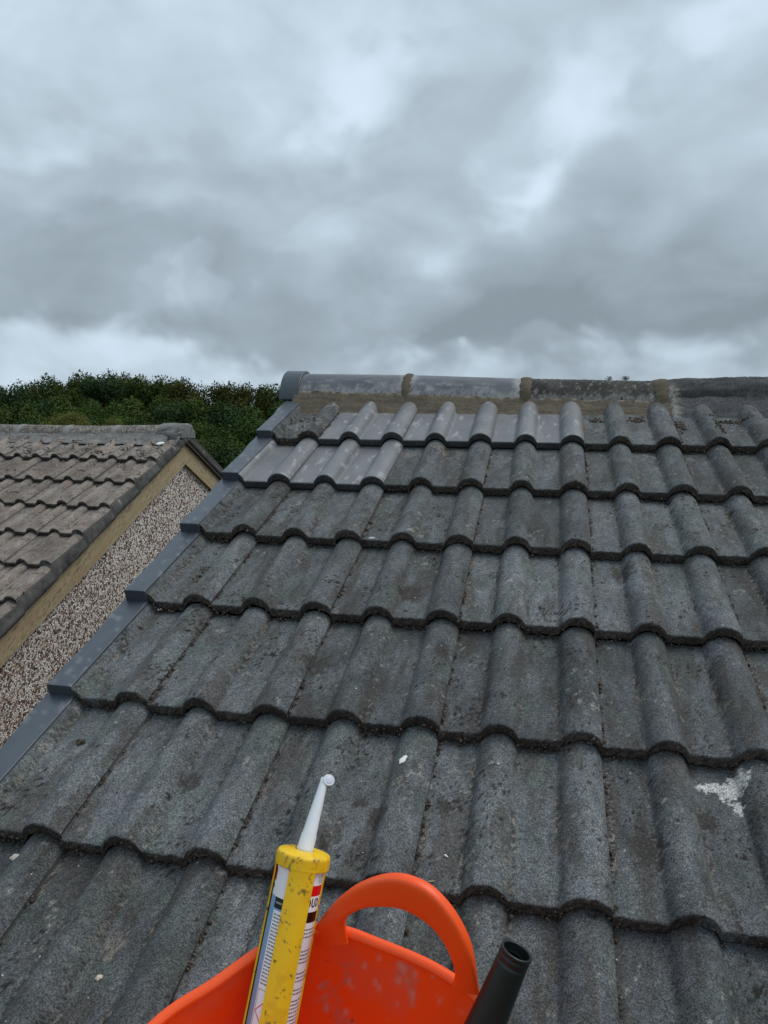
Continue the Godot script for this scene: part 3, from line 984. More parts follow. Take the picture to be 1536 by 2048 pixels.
	for k in 1500:
		var u := rng.randf_range(-5.4, xv)
		var w := absf(rng.randfn()) * 0.35 + 0.18
		if k % 2 == 0: w = rng.randf_range(0.2, 2.4)
		var row: float = ceil((w - 0.175) / GAUGE)
		var s := fposmod(u - xv, TW)
		var y := profile(s) - rise * (row * GAUGE + 0.175 - w)
		if nf.get_noise_2d(u * 9.0, w * 9.0) < 0.05: continue
		crumbs.append([near * Vector3(u, y, w), rng.randf_range(0.003, 0.008), Color(0.38, 0.36, 0.33) if rng.randf() < 0.25 else dirt_colour()])
	scatter("moss_debris", crumbs, h, "dark moss and lichen crumbs on the brown tiles")

func far_house() -> void:
	# only a corner of it shows beyond the neighbour's verge
	var d := ray_at(431, 930)
	var at := EYE + d * (24.0 / -d.z)
	var h := thing("distant_house", "small grey roof end with a white gable showing beyond the brown roof", "house", Vector3(at.x, GROUND, at.z))
	var mb := MB.new()
	var xr := at.x + 0.05
	var y := at.y
	mb.face(Vector3(xr, y, at.z), Vector3(xr + 0.1, y - 2.0, at.z + 3.4), Vector3(xr - 8.0, y - 2.0, at.z + 3.4), Vector3(xr - 8.0, y, at.z), Color(0.17, 0.165, 0.155))
	mb.face(Vector3(xr, y, at.z), Vector3(xr - 8.0, y, at.z), Vector3(xr - 8.0, y - 2.0, at.z - 3.4), Vector3(xr, y - 2.0, at.z - 3.4), Color(0.17, 0.165, 0.155))
	part("roof", mb.done(), M.brown, h)
	mb = MB.new()
	for sg in [1.0, -1.0]:
		mb.box(Vector3(-0.03, -0.18, 0.0), Vector3(0.03, 0.03, 3.9), Color(0.62, 0.62, 0.6), Transform3D(Basis(Vector3.RIGHT, 0.53) if sg > 0.0 else Basis(Vector3.UP, PI) * Basis(Vector3.RIGHT, 0.53), Vector3(xr + 0.03, y, at.z)))
	part("bargeboard", mb.done(), M.plain, h)
	mb = MB.new()
	mb.box(Vector3(xr - 7.9, GROUND, at.z - 3.2), Vector3(xr - 0.08, y - 1.95, at.z + 3.2), Color(0.55, 0.54, 0.5))
	mb.face(Vector3(xr - 0.08, y - 0.1, at.z), Vector3(xr - 0.08, y - 1.95, at.z - 3.2), Vector3(xr - 0.08, y - 1.95, at.z + 3.2), Vector3(xr - 0.08, y - 0.1, at.z), Color(0.55, 0.54, 0.5))
	part("wall", mb.done(), M.plain, h)

# ------------------------------------------------------------------ trees
func crown_mesh(seed_: int, leaves: int, leaf: float, tall: float, cols: Array) -> ArrayMesh:
	# unit crown: about 1 wide (radius 1), 'tall' high, made of many leaf sprays gathered in clumps
	var r := RandomNumberGenerator.new()
	r.seed = seed_
	var clumps := []
	for k in 26:
		var a := r.randf() * TAU
		var e := r.randf_range(-0.7, 1.0)
		var q := sqrt(maxf(0.0, 1.0 - e * e * 0.9)) * r.randf_range(0.45, 0.80)
		clumps.append([Vector3(cos(a) * q, e * tall * 0.62, sin(a) * q), r.randf_range(0.22, 0.42), r.randf(), r.randf_range(0.8, 1.2)])
	var mb := MB.new()
	for k in leaves:
		var c: Array = clumps[r.randi() % clumps.size()]
		var d := Vector3(r.randfn(), r.randfn() * 0.85, r.randfn()).normalized()
		var p: Vector3 = c[0] + d * c[1] * pow(r.randf(), 0.33) * r.randf_range(0.8, 1.12)
		var n := (d + Vector3(r.randfn(), r.randfn() + 0.4, r.randfn()) * 0.7).normalized()
		var t := n.cross(Vector3(r.randfn(), r.randfn(), r.randfn())).normalized()
		var b := n.cross(t)
		var s := leaf * r.randf_range(0.5, 1.35)
		var col: Color = (cols[0] as Color).lerp(cols[1], clampf(c[2] * 0.7 + r.randf() * 0.4, 0.0, 1.0)) * c[3]
		if r.randf() < 0.02: col = cols[2]
		col.a = 1.0
		var i0 := mb.vert(p - t * s, col)
		mb.vert(p + b * s * 0.5, col); mb.vert(p + t * s + n * s * 0.25, col); mb.vert(p - b * s * 0.5, col)
		mb.quad(i0, i0 + 1, i0 + 2, i0 + 3)
	return mb.done()

func woods() -> void:
	var dark := [Color(0.026, 0.047, 0.013), Color(0.070, 0.102, 0.028), Color(0.075, 0.085, 0.035)]
	var warm := [Color(0.036, 0.042, 0.013), Color(0.085, 0.090, 0.028), Color(0.075, 0.085, 0.035)]
	var cold := [Color(0.020, 0.042, 0.017), Color(0.052, 0.088, 0.036), Color(0.08, 0.10, 0.06)]
	var olive := [Color(0.085, 0.100, 0.028), Color(0.17, 0.175, 0.050), Color(0.17, 0.16, 0.06)]
	var green := [Color(0.028, 0.056, 0.015), Color(0.070, 0.112, 0.030), Color(0.10, 0.13, 0.05)]
	var kinds := {
		"dark": [crown_mesh(1, 21060, 0.037, 1.15, dark), crown_mesh(2, 21060, 0.037, 1.0, dark)],
		"warm": [crown_mesh(3, 21060, 0.035, 1.1, warm)],
		"cold": [crown_mesh(4, 21060, 0.037, 1.25, cold)],
		"olive": [crown_mesh(5, 11700, 0.037, 0.9, olive)],
		"green": [crown_mesh(6, 21060, 0.037, 1.2, green)],
	}
	var labels := {
		"dark": "dark green broadleaf tree in the wood behind the brown roof",
		"warm": "brownish green broadleaf tree thinning at the top of the wood",
		"cold": "blue-green broadleaf tree in the wood behind the brown roof",
		"olive": "pale olive bush at the edge of the wood above the brown ridge",
		"green": "mid green leafy tree at the near edge of the wood",
	}
	# [pixel x, pixel y of the top, distance, crown radius, kind]
	var list := [
		[-40, 770, 58, 3.0, "dark"], [20, 762, 56, 2.6, "cold"], [62, 763, 60, 2.8, "warm"], [112, 752, 57, 2.8, "dark"], [165, 746, 59, 3.0, "dark"], [205, 741, 56, 2.6, "cold"], [248, 748, 59, 2.8, "warm"],
		[292, 752, 57, 2.9, "dark"], [335, 757, 60, 2.7, "warm"], [375, 758, 57, 2.8, "warm"], [420, 764, 58, 2.6, "warm"], [462, 766, 60, 2.6, "warm"], [508, 767, 57, 2.7, "warm"], [548, 770, 60, 2.6, "dark"], [600, 772, 58, 2.8, "cold"], [670, 775, 59, 3.0, "dark"], [740, 780, 59, 3.0, "warm"],
		[-20, 800, 50, 2.7, "cold"], [38, 805, 49, 2.5, "dark"], [92, 792, 51, 2.6, "cold"], [150, 790, 50, 2.7, "dark"], [190, 800, 47, 2.2, "green"], [240, 795, 50, 2.7, "dark"], [300, 790, 51, 2.7, "dark"], [352, 800, 50, 2.5, "cold"], [405, 800, 50, 2.6, "dark"], [470, 805, 50, 2.6, "cold"], [540, 805, 50, 2.7, "dark"], [610, 808, 50, 2.7, "dark"],
		[30, 838, 43, 2.0, "cold"], [78, 832, 42, 1.8, "green"], [170, 830, 43, 2.0, "cold"], [215, 828, 43, 2.0, "dark"], [265, 826, 43, 2.0, "green"], [320, 838, 43, 2.1, "cold"], [372, 845, 43, 2.2, "dark"], [425, 838, 42, 2.1, "green"], [480, 825, 41, 2.3, "green"], [540, 835, 42, 2.3, "green"],
		[118, 823, 39, 1.15, "olive"], [152, 820, 39, 0.85, "olive"], [228, 834, 39, 0.65, "olive"], [400, 878, 39, 2.0, "dark"], [450, 880, 39, 2.1, "cold"], [510, 880, 39, 2.1, "dark"],
	]
	var r := RandomNumberGenerator.new()
	r.seed = 99
	for e in list:
		var d := ray_at(e[0], e[1])
		var top := EYE + d * (float(e[2]) / -d.z)
		var base_y := GROUND + clampf((-top.z - 30.0) / 120.0, 0.0, 1.0) * 2.0
		var k: String = e[4]
		var me: ArrayMesh = kinds[k][r.randi() % kinds[k].size()]
		var rad: float = e[3]
		var bb := me.get_aabb()
		var sy := rad * r.randf_range(0.95, 1.1)
		# the crown's top reaches the height seen; tall trees keep leaves well down the trunk
		var cy := top.y - bb.end.y * sy * 0.94
		var low := cy + bb.position.y * sy
		if low > base_y + 2.5:
			sy *= 1.25
			cy = top.y - bb.end.y * sy * 0.94
		var t := thing("bush" if k == "olive" else "broadleaf_tree", labels[k], "bush" if k == "olive" else "tree", Vector3(top.x, base_y, top.z), "olive bushes by the wood" if k == "olive" else "trees of the wood")
		part("crown", me, M.leaf, t, Transform3D(Basis(Vector3.UP, r.randf() * TAU).scaled(Vector3(rad, sy, rad)), Vector3(top.x, cy, top.z)))
		var mb := MB.new()
		var bc := Color(0.05, 0.042, 0.034)
		var b0 := Vector3(top.x, base_y - 0.2, top.z)
		var b1 := Vector3(top.x, cy, top.z)
		mb.tube([b0, b0.lerp(b1, 0.5) + Vector3(0.1, 0, 0), b1], [rad * 0.07, rad * 0.05, rad * 0.03], 8, bc)
		for q in 5:
			var a := r.randf() * TAU
			var s := b0.lerp(b1, r.randf_range(0.65, 0.95))
			var f := s + Vector3(cos(a) * rad * 0.6, rad * r.randf_range(0.3, 0.8), sin(a) * rad * 0.6)
			mb.tube([s, s.lerp(f, 0.5) + Vector3(0, 0.1, 0), f], [rad * 0.03, rad * 0.02, rad * 0.008], 6, bc)
		part("trunk", mb.done(), M.bark, t)

# ------------------------------------------------------------------ tub and tools
func spline(pts: Array, n: int, closed: bool) -> Array:
	var out := []
	var m := pts.size()
	var segs := m if closed else m - 1
	for k in n:
		var f := float(k) / (n if closed else n - 1) * segs
		var i := mini(int(f), segs - 1)
		var t := f - i
		var a: Vector3 = pts[(i - 1 + m) % m] if closed else pts[maxi(i - 1, 0)]
		var b: Vector3 = pts[i % m]
		var c: Vector3 = pts[(i + 1) % m] if closed else pts[mini(i + 1, m - 1)]
		var d: Vector3 = pts[(i + 2) % m] if closed else pts[mini(i + 2, m - 1)]
		out.append(b.cubic_interpolate(c, a, d, t))
	return out

func even(pts: Array, n: int) -> Array:        # resample by length
	var d := [0.0]
	for k in range(1, pts.size()):
		d.append(d[-1] + (pts[k] as Vector3).distance_to(pts[k - 1]))
	var out := []
	var j := 0
	for k in n:
		var s: float = d[-1] * k / (n - 1)
		while j < d.size() - 2 and d[j + 1] < s: j += 1
		out.append((pts[j] as Vector3).lerp(pts[j + 1], clampf((s - d[j]) / maxf(d[j + 1] - d[j], 1e-9), 0, 1)))
	return out

func orange(p: Vector3, inside: bool) -> Color:
	var col := Color(0.96, 0.096, 0.009)
	if inside:
		var f := nf.get_noise_3d(p.x * 90.0, p.y * 90.0, p.z * 90.0)
		var g := fb(p.x * 9.0, p.y * 9.0, p.z * 9.0 + 3.0)
		col = mixc(col, Color(0.80, 0.125, 0.050), smoothstep(0.0, 0.5, g + f * 0.2) * 0.6)
		var k := fb(p.x * 14.0 + 5.0, p.y * 11.0, p.z * 14.0)
		col = mixc(col, Color(0.42, 0.20, 0.15), smoothstep(0.25, 0.6, k + f * 0.35) * 0.5)
		# dried mortar dust and a long scratch
		col = mixc(col, Color(0.55, 0.40, 0.34), smoothstep(0.38, 0.62, nf.get_noise_3d(p.x * 60.0, p.y * 24.0, p.z * 60.0 + 9.0) + k * 0.35) * 0.5)
		var sc := absf(p.x + 0.245 + (p.y - 0.2) * 0.28 + f * 0.002)
		col = mixc(col, Color(0.50, 0.27, 0.20), smoothstep(0.0035, 0.001, sc) * smoothstep(-0.1, 0.3, g + f * 0.5) * smoothstep(0.0, -0.02, p.z - 2.3) * 0.8)
		col = mixc(col, Color(0.10, 0.05, 0.035), smoothstep(0.66, 0.74, nf.get_noise_3d(p.x * 130.0, p.y * 130.0, p.z * 130.0 + 5.0)) * 0.8)
	return col

func tub() -> void:
	var base := roof_x * Vector3(-0.335, 0.027, 2.39)
	var o := thing("builders_tub", "orange flexible plastic tub with a loop handle standing on the roof tiles", "tub", base)
	var rn := 0.25
	var rim_uw := [[-0.35, 2.199], [-0.319, 2.198], [-0.281, 2.206], [-0.238, 2.216], [-0.203, 2.228], [-0.170, 2.245], [-0.140, 2.285], [-0.118, 2.35], [-0.125, 2.43], [-0.17, 2.51], [-0.26, 2.56], [-0.37, 2.57], [-0.47, 2.54], [-0.515, 2.47], [-0.525, 2.395], [-0.489, 2.320], [-0.446, 2.275], [-0.404, 2.230]]
	var pts := []
	for q in rim_uw:
		pts.append(Vector3(q[0], rn, q[1]))
	var n := 160
	var rim := spline(pts, n, true)
	var cen := Vector3(-0.335, 0.027, 2.39)
	var mb := MB.new()
	var nl := 60
	for sh in 2:                       # inner, then outer skin
		var b0 := mb.v.size()
		for j in nl:
			var q := float(j) / (nl - 1)
			for i in n + 1:
				var rp: Vector3 = rim[i % n]
				var dir := Vector3(rp.x - cen.x, 0, rp.z - cen.z).normalized()
				var foot := cen + dir * 0.125 + Vector3(0, 0.004, 0)
				var p := foot.lerp(rp, q) + dir * sin(q * PI) * 0.012
				if sh == 1: p += dir * 0.005 - Vector3(0, 0.004 * (1.0 - q), 0)
				var w := roof_x * p
				mb.vert(w, orange(p, sh == 0))
		mb.grid(b0, n + 1, nl, sh == 0)
	var c0 := mb.vert(roof_x * (cen + Vector3(0, 0.004, 0)), Color(0.96, 0.096, 0.009))
	var c1 := mb.vert(roof_x * cen, Color(0.96, 0.096, 0.009))
	var off := (n + 1) * nl
	for i in n:
		mb.ix.append_array([c0, i, i + 1])
		mb.ix.append_array([c1, off + i + 1, off + i])
	part("body", mb.done(), M.orange, o)
	# rounded lip
	mb = MB.new()
	var lip := []
	var rad := []
	for i in n + 1:
		var rp: Vector3 = rim[i % n]
		lip.append(roof_x * (rp + Vector3(0, -0.001, 0) + Vector3(rp.x - cen.x, 0, rp.z - cen.z).normalized() * 0.002))
		rad.append(0.0062)
	mb.tube(lip, rad, 14, Color(0.96, 0.096, 0.009), false)
	part("rim", mb.done(), M.orange, o)
	# loop handle, in the plane that rises from the rim
	var A := Vector3(-0.345, rn, 2.199)
	var B := Vector3(-0.168, rn, 2.243)
	var chord := (B - A).normalized()
	var outw := Vector3(chord.z, 0, -chord.x)
	var up := (Vector3(0, 1, 0) * cos(0.22) + outw * sin(0.22)).normalized()
	var pn := chord.cross(up).normalized()
	var P := roof_x * A
	var N := roof_x.basis * pn
	var outer_px := [[612, 1890], [620, 1868], [640, 1840], [669, 1805], [692, 1785], [716, 1769], [755, 1754], [794, 1750], [833, 1760], [869, 1782], [904, 1821], [931, 1868], [947, 1914], [956, 1969], [959, 1990]]
	var hole_px := [[697, 1886], [694, 1874], [692, 1862], [691, 1844], [701, 1826], [732, 1811], [767, 1808], [802, 1812], [833, 1825], [865, 1848], [892, 1883], [907, 1918], [911, 1944], [908, 1958], [904, 1970]]
	var oc := []
	var hc := []
	for q in outer_px: oc.append(on_plane(q[0], q[1], P, N))
	for q in hole_px: hc.append(on_plane(q[0], q[1], P, N))
	var m := 70
	oc = even(spline(oc, 200, false), m)
	hc = even(spline(hc, 200, false), m)
	mb = MB.new()
	var ns := 28
	for k in m:
		var c: Vector3 = (oc[k] + hc[k]) * 0.5
		var a: Vector3 = (oc[k] - hc[k]) * 0.5
		for i in ns + 1:
			var t := TAU * i / ns
			var ca := signf(cos(t)) * pow(absf(cos(t)), 0.6)
			var sa := signf(sin(t)) * pow(absf(sin(t)), 0.6)
			var th := lerpf(0.003, 0.0085, smoothstep(0.0, 0.20, minf(float(k), m - 1.0 - k) / (m - 1.0)))
			mb.vert(c + a * ca + N * sa * th, Color(0.96, 0.096, 0.009))
	mb.grid(0, ns + 1, m, false)
	part("handle", mb.done(), M.orange, o)

func draw_text_lines(img: Image, x0: int, x1: int, y0: int, y1: int, pitch: int, th: int, col: Color, r: RandomNumberGenerator) -> void:
	var y := y0
	while y < y1:
		var x := x0
		var stop := x1 - r.randi_range(0, maxi(1, (x1 - x0) / 5))
		while x < stop:
			var w := r.randi_range(6, 30)
			for q in range(0, w, 4):
				img.fill_rect(Rect2i(x + q, y + r.randi_range(0, 1), 3, th), col)
			x += w + 5
		y += pitch

func letter(img: Image, ch: String, x: int, y: int, w: int, h: int, s: int, col: Color) -> void:
	match ch:
		"O":
			for yy in h:
				for xx in w:
					var p := Vector2((xx - w * 0.5) / (w * 0.5), (yy - h * 0.5) / (h * 0.5))
					var q := Vector2((xx - w * 0.5) / (w * 0.5 - s), (yy - h * 0.5) / (h * 0.5 - s))
					if p.length() < 1.0 and q.length() > 1.0: img.set_pixel(x + xx, y + yy, col)
		"D":
			img.fill_rect(Rect2i(x, y, s, h), col)
			for yy in h:
				for xx in w:
					var p := Vector2(xx / float(w), (yy - h * 0.5) / (h * 0.5))
					var q := Vector2(xx / float(w - s), (yy - h * 0.5) / (h * 0.5 - s))
					if p.length() < 1.0 and q.length() > 1.0: img.set_pixel(x + xx, y + yy, col)
		"U":
			img.fill_rect(Rect2i(x, y, s, h - w / 2), col)
			img.fill_rect(Rect2i(x + w - s, y, s, h - w / 2), col)
			for yy in range(h - w / 2, h):
				for xx in w:
					var p := Vector2((xx - w * 0.5) / (w * 0.5), (yy - (h - w * 0.5)) / (w * 0.5)).length()
					var q := Vector2((xx - w * 0.5) / (w * 0.5 - s), (yy - (h - w * 0.5)) / (w * 0.5 - s)).length()
					if p < 1.0 and q > 1.0: img.set_pixel(x + xx, y + yy, col)
		"S":
			img.fill_rect(Rect2i(x, y, w, s), col); img.fill_rect(Rect2i(x, y + h / 2 - s / 2, w, s), col); img.fill_rect(Rect2i(x, y + h - s, w, s), col)
			img.fill_rect(Rect2i(x, y, s, h / 2), col); img.fill_rect(Rect2i(x + w - s, y + h / 2, s, h / 2), col)
		"A":
			for yy in h:
				var k := yy / float(h) * w * 0.5
				img.fill_rect(Rect2i(x + int(w * 0.5 - k), y + yy, s, 1), col); img.fill_rect(Rect2i(x + int(w * 0.5 + k) - s, y + yy, s, 1), col)
			img.fill_rect(Rect2i(x + w / 4, y + h * 2 / 3, w / 2, s), col)
		"L":
			img.fill_rect(Rect2i(x, y, s, h), col); img.fill_rect(Rect2i(x, y + h - s, w, s), col)

func label_picture() -> ImageTexture:
	# 1024 wide = once round, 1376 high = 215 mm; column 512 faces the camera
	var r := RandomNumberGenerator.new()
	r.seed = 31
	var img := Image.create(1024, 1376, true, Image.FORMAT_RGB8)
	img.fill(Color(0.93, 0.94, 0.95))
	var dx := func(deg: float) -> int: return int(512.0 + deg / 360.0 * 1024.0)
	var my := func(mm: float) -> int: return int(mm * 6.4)
	var ink := Color(0.16, 0.16, 0.20)
	# blue panel and its inset on the left
	img.fill_rect(Rect2i(dx.call(-150.0), my.call(34.0), dx.call(-4.0) - dx.call(-150.0), 1376), Color(0.50, 0.66, 0.80))
	img.fill_rect(Rect2i(dx.call(-54.0), my.call(34.0), 150, my.call(11.0)), Color(0.06, 0.07, 0.10))
	img.fill_rect(Rect2i(dx.call(-50.0), my.call(38.0), 60, 14), Color(0.55, 0.56, 0.58))
	img.fill_rect(Rect2i(dx.call(-52.0), my.call(47.0), 160, my.call(200.0)), Color(0.93, 0.94, 0.95))
	draw_text_lines(img, dx.call(-48.0), dx.call(-20.0), my.call(50.0), my.call(121.0), 22, 9, ink, r)
	# hazard box
	img.fill_rect(Rect2i(dx.call(-49.0), my.call(125.0), 120, 3), ink)
	img.fill_rect(Rect2i(dx.call(-49.0), my.call(125.0), 3, 560), ink)
	for cy in [146.0, 172.0]:
		var c := Vector2i(dx.call(-24.0), my.call(cy))
		for k in range(-66, 67):
			var w := 66 - absi(k)
			img.fill_rect(Rect2i(c.x - w - 4, c.y + k, 9, 1), Color(0.87, 0.16, 0.24))
			img.fill_rect(Rect2i(c.x + w - 4, c.y + k, 9, 1), Color(0.87, 0.16, 0.24))
	# left edge: red and black marks
	img.fill_rect(Rect2i(dx.call(-86.0), my.call(7.0), 46, my.call(13.0)), Color(0.83, 0.10, 0.16))
	img.fill_rect(Rect2i(dx.call(-86.0), my.call(24.0), 34, my.call(4.0)), ink)
	# right: red band, name, black band, small print
	draw_text_lines(img, dx.call(55.0), dx.call(84.0), my.call(6.0), my.call(14.0), 14, 8, Color(0.5, 0.52, 0.55), r)
	img.fill_rect(Rect2i(dx.call(20.0), my.call(16.0), dx.call(150.0) - dx.call(20.0), my.call(11.0)), Color(0.88, 0.02, 0.07))
	var x: int = dx.call(14.0)
	for ch in ["S", "O", "U", "D", "A", "L"]:
		letter(img, ch, x, my.call(29.0), 38, my.call(9.5), 11, Color(0.04, 0.04, 0.05))
		x += 45
	img.fill_rect(Rect2i(dx.call(20.0), my.call(43.0), dx.call(58.0) - dx.call(20.0), my.call(11.0)), Color(0.03, 0.03, 0.03))
	img.fill_rect(Rect2i(dx.call(58.0), my.call(43.0), dx.call(120.0) - dx.call(58.0), my.call(11.0)), Color(0.16, 0.06, 0.05))
	for seg in [[60.0, 70.0], [82.0, 94.0], [104.0, 114.0], [120.0, 127.0], [131.0, 210.0]]:
		draw_text_lines(img, dx.call(30.0), dx.call(100.0), my.call(seg[0]), my.call(seg[1]), 24, 10, ink, r)
	img.generate_mipmaps()
	return ImageTexture.create_from_image(img)

func sealant() -> void:
	var T := EYE + ray_at(609, 1703) * 0.87      # front of the gun
	var Bq := EYE + ray_at(541, 2048) * 0.832
	var ax := (T - Bq).normalized()               # towards the nozzle
	var F := (EYE - T); F = (F - ax * F.dot(ax)).normalized()
	var Rt := ax.cross(F)
	var at := func(deg: float, rad: float, down: float) -> Vector3:
		var a := deg_to_rad(deg)
		return T - ax * down + (F * cos(a) + Rt * sin(a)) * rad
	var foot := T - ax * 0.33
	var g := thing("sealant_gun", "chipped yellow skeleton sealant gun leaning in the orange tub", "sealant gun", foot)
	var yel := Color(0.88, 0.55, 0.008)
	var chip := func(p: Vector3) -> Color:
		var f := nf.get_noise_3d(p.x * 160.0, p.y * 160.0, p.z * 160.0)
		var q := fb(p.x * 22.0, p.y * 22.0, p.z * 22.0)
		var c := mixc(yel, Color(0.70, 0.38, 0.01), smoothstep(0.05, 0.5, q + f * 0.3) * 0.55)
		c = mixc(c, Color(0.22, 0.13, 0.03), smoothstep(0.44, 0.62, f * 0.8 + fb(p.x * 40.0, p.y * 40.0, p.z * 40.0 + 7.0) * 0.45))
		return mixc(c, Color(0.05, 0.04, 0.03), smoothstep(0.66, 0.74, f * 0.6 + fb(p.x * 55.0 + 3.0, p.y * 55.0, p.z * 55.0) * 0.6))
	# front ring: band with a rounded shoulder and a plate round the nozzle
	var mb := MB.new()
	var prof := [[0.0265, 0.0150], [0.0302, 0.0150], [0.0308, 0.0140], [0.0306, 0.004], [0.0300, 0.0012], [0.0285, 0.0], [0.022, -0.0016], [0.0115, -0.0024], [0.0105, -0.001], [0.0105, 0.002]]
	var n := 72
	for i in n + 1:
		for q in prof:
			var p: Vector3 = at.call(360.0 * i / n, q[0], q[1])
			mb.vert(p, chip.call(p))
	mb.grid(0, prof.size(), n + 1, false)
	part("front_ring", mb.done(), M.yellow, g)
	for rc in [5.0, -114.0, 136.0]:
		mb = MB.new()
		var nd := 150
		var half := 29.0
		for sh in 2:
			var b0 := mb.v.size()
			for j in nd:
				var down := lerpf(0.003, 0.246, float(j) / (nd - 1))
				var hw := half - 4.0 * smoothstep(0.02, 0.0, down)
				for i in 19:
					var dg := lerpf(-hw, hw, i / 18.0)
					var rad := (0.0296 if sh == 0 else 0.0276) + 0.0016 * smoothstep(0.03, 0.0, down)
					var p: Vector3 = at.call(rc + dg, rad, down)
					mb.vert(p, chip.call(p))
			mb.grid(b0, 19, nd, sh == 0)
		for j in nd - 1:
			for e in [0, 18]:
				var a: int = j * 19 + e
				var b: int = a + 19 * nd
				if e == 0: mb.quad(a, a + 19, b + 19, b)
				else: mb.quad(a, b, b + 19, a + 19)
		part("rail", mb.done(), M.yellow, g)
	mb = MB.new()
	mb.tube([at.call(0.0, 0.0, 0.243), at.call(0.0, 0.0, 0.252)], [0.0300, 0.0300], 40, yel)
	part("back_plate", mb.done(), M.yellow, g)
	mb = MB.new()
	mb.tube([at.call(0.0, 0.0, 0.2525), at.call(0.0, 0.0, 0.345)], [0.0045, 0.0045], 14, Color(0.45, 0.45, 0.46))
	part("plunger_rod", mb.done(), M.black, g)
	mb = MB.new()
	mb.tube([at.call(0.0, 0.006, 0.2525), at.call(100.0, 0.012, 0.275), at.call(100.0, 0.05, 0.292), at.call(100.0, 0.085, 0.297)], [0.012, 0.013, 0.012, 0.010], 16, Color(0.02, 0.02, 0.022))
	part("grip", mb.done(), M.black, g)
	mb = MB.new()
	mb.tube([at.call(100.0, 0.03, 0.262), at.call(100.0, 0.055, 0.268), at.call(100.0, 0.08, 0.275)], [0.006, 0.006, 0.005], 12, yel)
	part("trigger", mb.done(), M.yellow, g)
	# cartridge
	var c := thing("sealant_cartridge", "white and blue sealant cartridge with a cut nozzle in the yellow gun", "cartridge", T - ax * 0.24)
	mb = MB.new()
	var r0 := 0.0262
	for j in 60:
		for i in 97:
			var dg := lerpf(-180.0, 180.0, i / 96.0)
			var down := lerpf(0.004, 0.238, j / 59.0)
			mb.vert(at.call(dg, r0, down), Color.WHITE, Vector2(i / 96.0, clampf((down - 0.013) / 0.215, 0.0, 1.0)))
	mb.grid(0, 97, 60, false)
	var lm := mat(0.42, label_picture())
	part("barrel", mb.done(), lm, c)
	mb = MB.new()
	mb.tube([at.call(0.0, 0.0, 0.238), at.call(0.0, 0.0, 0.230)], [r0, r0 - 0.001], 48, Color(0.75, 0.76, 0.78))
	part("end_plug", mb.done(), M.nozzle, c)
	# nozzle: from the collar to the bent tip
	var tip := EYE + ray_at(650, 1556) * 0.905
	var base := T + ax * 0.0005
	var nx := (tip - base).normalized()
	var wh := Color(0.82, 0.85, 0.88)
	mb = MB.new()
	var ln := (tip - base).length()
	mb.tube([base - nx * 0.004, base + nx * 0.002, base + nx * ln * 0.22, base + nx * ln * 0.24, base + nx * ln * 0.6, base + nx * ln * 0.93, base + nx * ln], [0.0095, 0.0095, 0.0089, 0.0082, 0.0064, 0.0046, 0.0043], 28, wh)
	var nb := part("nozzle", mb.done(), M.nozzle, c)
	# cut tip: an oval lip with a bead of dried sealant in it
	mb = MB.new()
	var bc := tip + Rt * 0.0050 - nx * 0.0012 + F * 0.003
	var fw := (F * 0.85 + Rt * 0.25 + nx * 0.25).normalized()
	var e1 := (Rt - fw * Rt.dot(fw)).normalized()
	var e2 := fw.cross(e1)
	var lipr := []
	var lips := []
	for i in 33:
		var a := TAU * i / 32.0
		lips.append(bc + e1 * cos(a) * 0.0060 + e2 * sin(a) * 0.0053)
		lipr.append(0.0011)
	mb.tube(lips, lipr, 8, wh, false)
	mb.tube([bc - e1 * 0.003 - fw * 0.004, bc - fw * 0.002, bc + fw * 0.0006, bc + fw * 0.0013], [0.0035, 0.0052, 0.0056, 0.0035], 20, Color(0.70, 0.75, 0.86))
	part("dried_bead", mb.done(), M.nozzle, nb)

func black_tube() -> void:
	var a := EYE + ray_at(1034, 1901) * 0.765
	var b := EYE + ray_at(972, 2048) * 0.768
	var ax := (b - a).normalized()
	var s := ax.cross(Vector3.UP).normalized()
	var t := ax.cross(s)
	var foot := a + ax * 0.25
	var o := thing("plastic_tube", "black tapered plastic tube with a ribbed open end in the orange tub", "tube", foot)
	var col := Color(0.011, 0.012, 0.014)
	# [radius, distance from the open end]; the outside first, then over the lip and down the inside
	var prof := [[0.0228, 0.25], [0.0225, 0.13], [0.0208, 0.10], [0.0182, 0.05], [0.0168, 0.0155], [0.0166, 0.0135], [0.0157, 0.0128], [0.0157, 0.0105], [0.0167, 0.0098], [0.0168, 0.0065], [0.0160, 0.0058], [0.0160, 0.0042], [0.0168, 0.0035], [0.0169, 0.0008], [0.0164, 0.0], [0.0146, 0.0], [0.0141, 0.0008], [0.0140, 0.008], [0.0128, 0.009], [0.0128, 0.011], [0.0140, 0.012], [0.0150, 0.06], [0.019, 0.12], [0.0195, 0.25]]
	var mb := MB.new()
	var n := 64
	for i in n + 1:
		var an := TAU * i / n
		for q in prof:
			mb.vert(a + ax * float(q[1]) + (s * cos(an) + t * sin(an)) * float(q[0]) * 0.95, col)
	mb.grid(0, prof.size(), n + 1, true)
	part("barrel", mb.done(), M.black, o)

# ------------------------------------------------------------------ small things on the roof
func tile_point(px: float, py: float, lift := 0.0) -> Vector3:
	# where a pixel's line meets the tile surface
	var inv := roof_x.affine_inverse()
	var o := inv * EYE
	var d := (inv.basis * ray_at(px, py)).normalized()
	var rise := 0.0300 / GAUGE
	var t := 0.9
	while t < 6.0:
		var p := o + d * t
		var row: float = ceil(p.z / GAUGE)
		var y := profile(fposmod(p.x, TW)) - rise * (row * GAUGE - p.z)
		if p.y <= y:
			return roof_x * (Vector3(p.x, y + lift, p.z))
		t += 0.0015
	return roof_x * (o + d * 3.0)

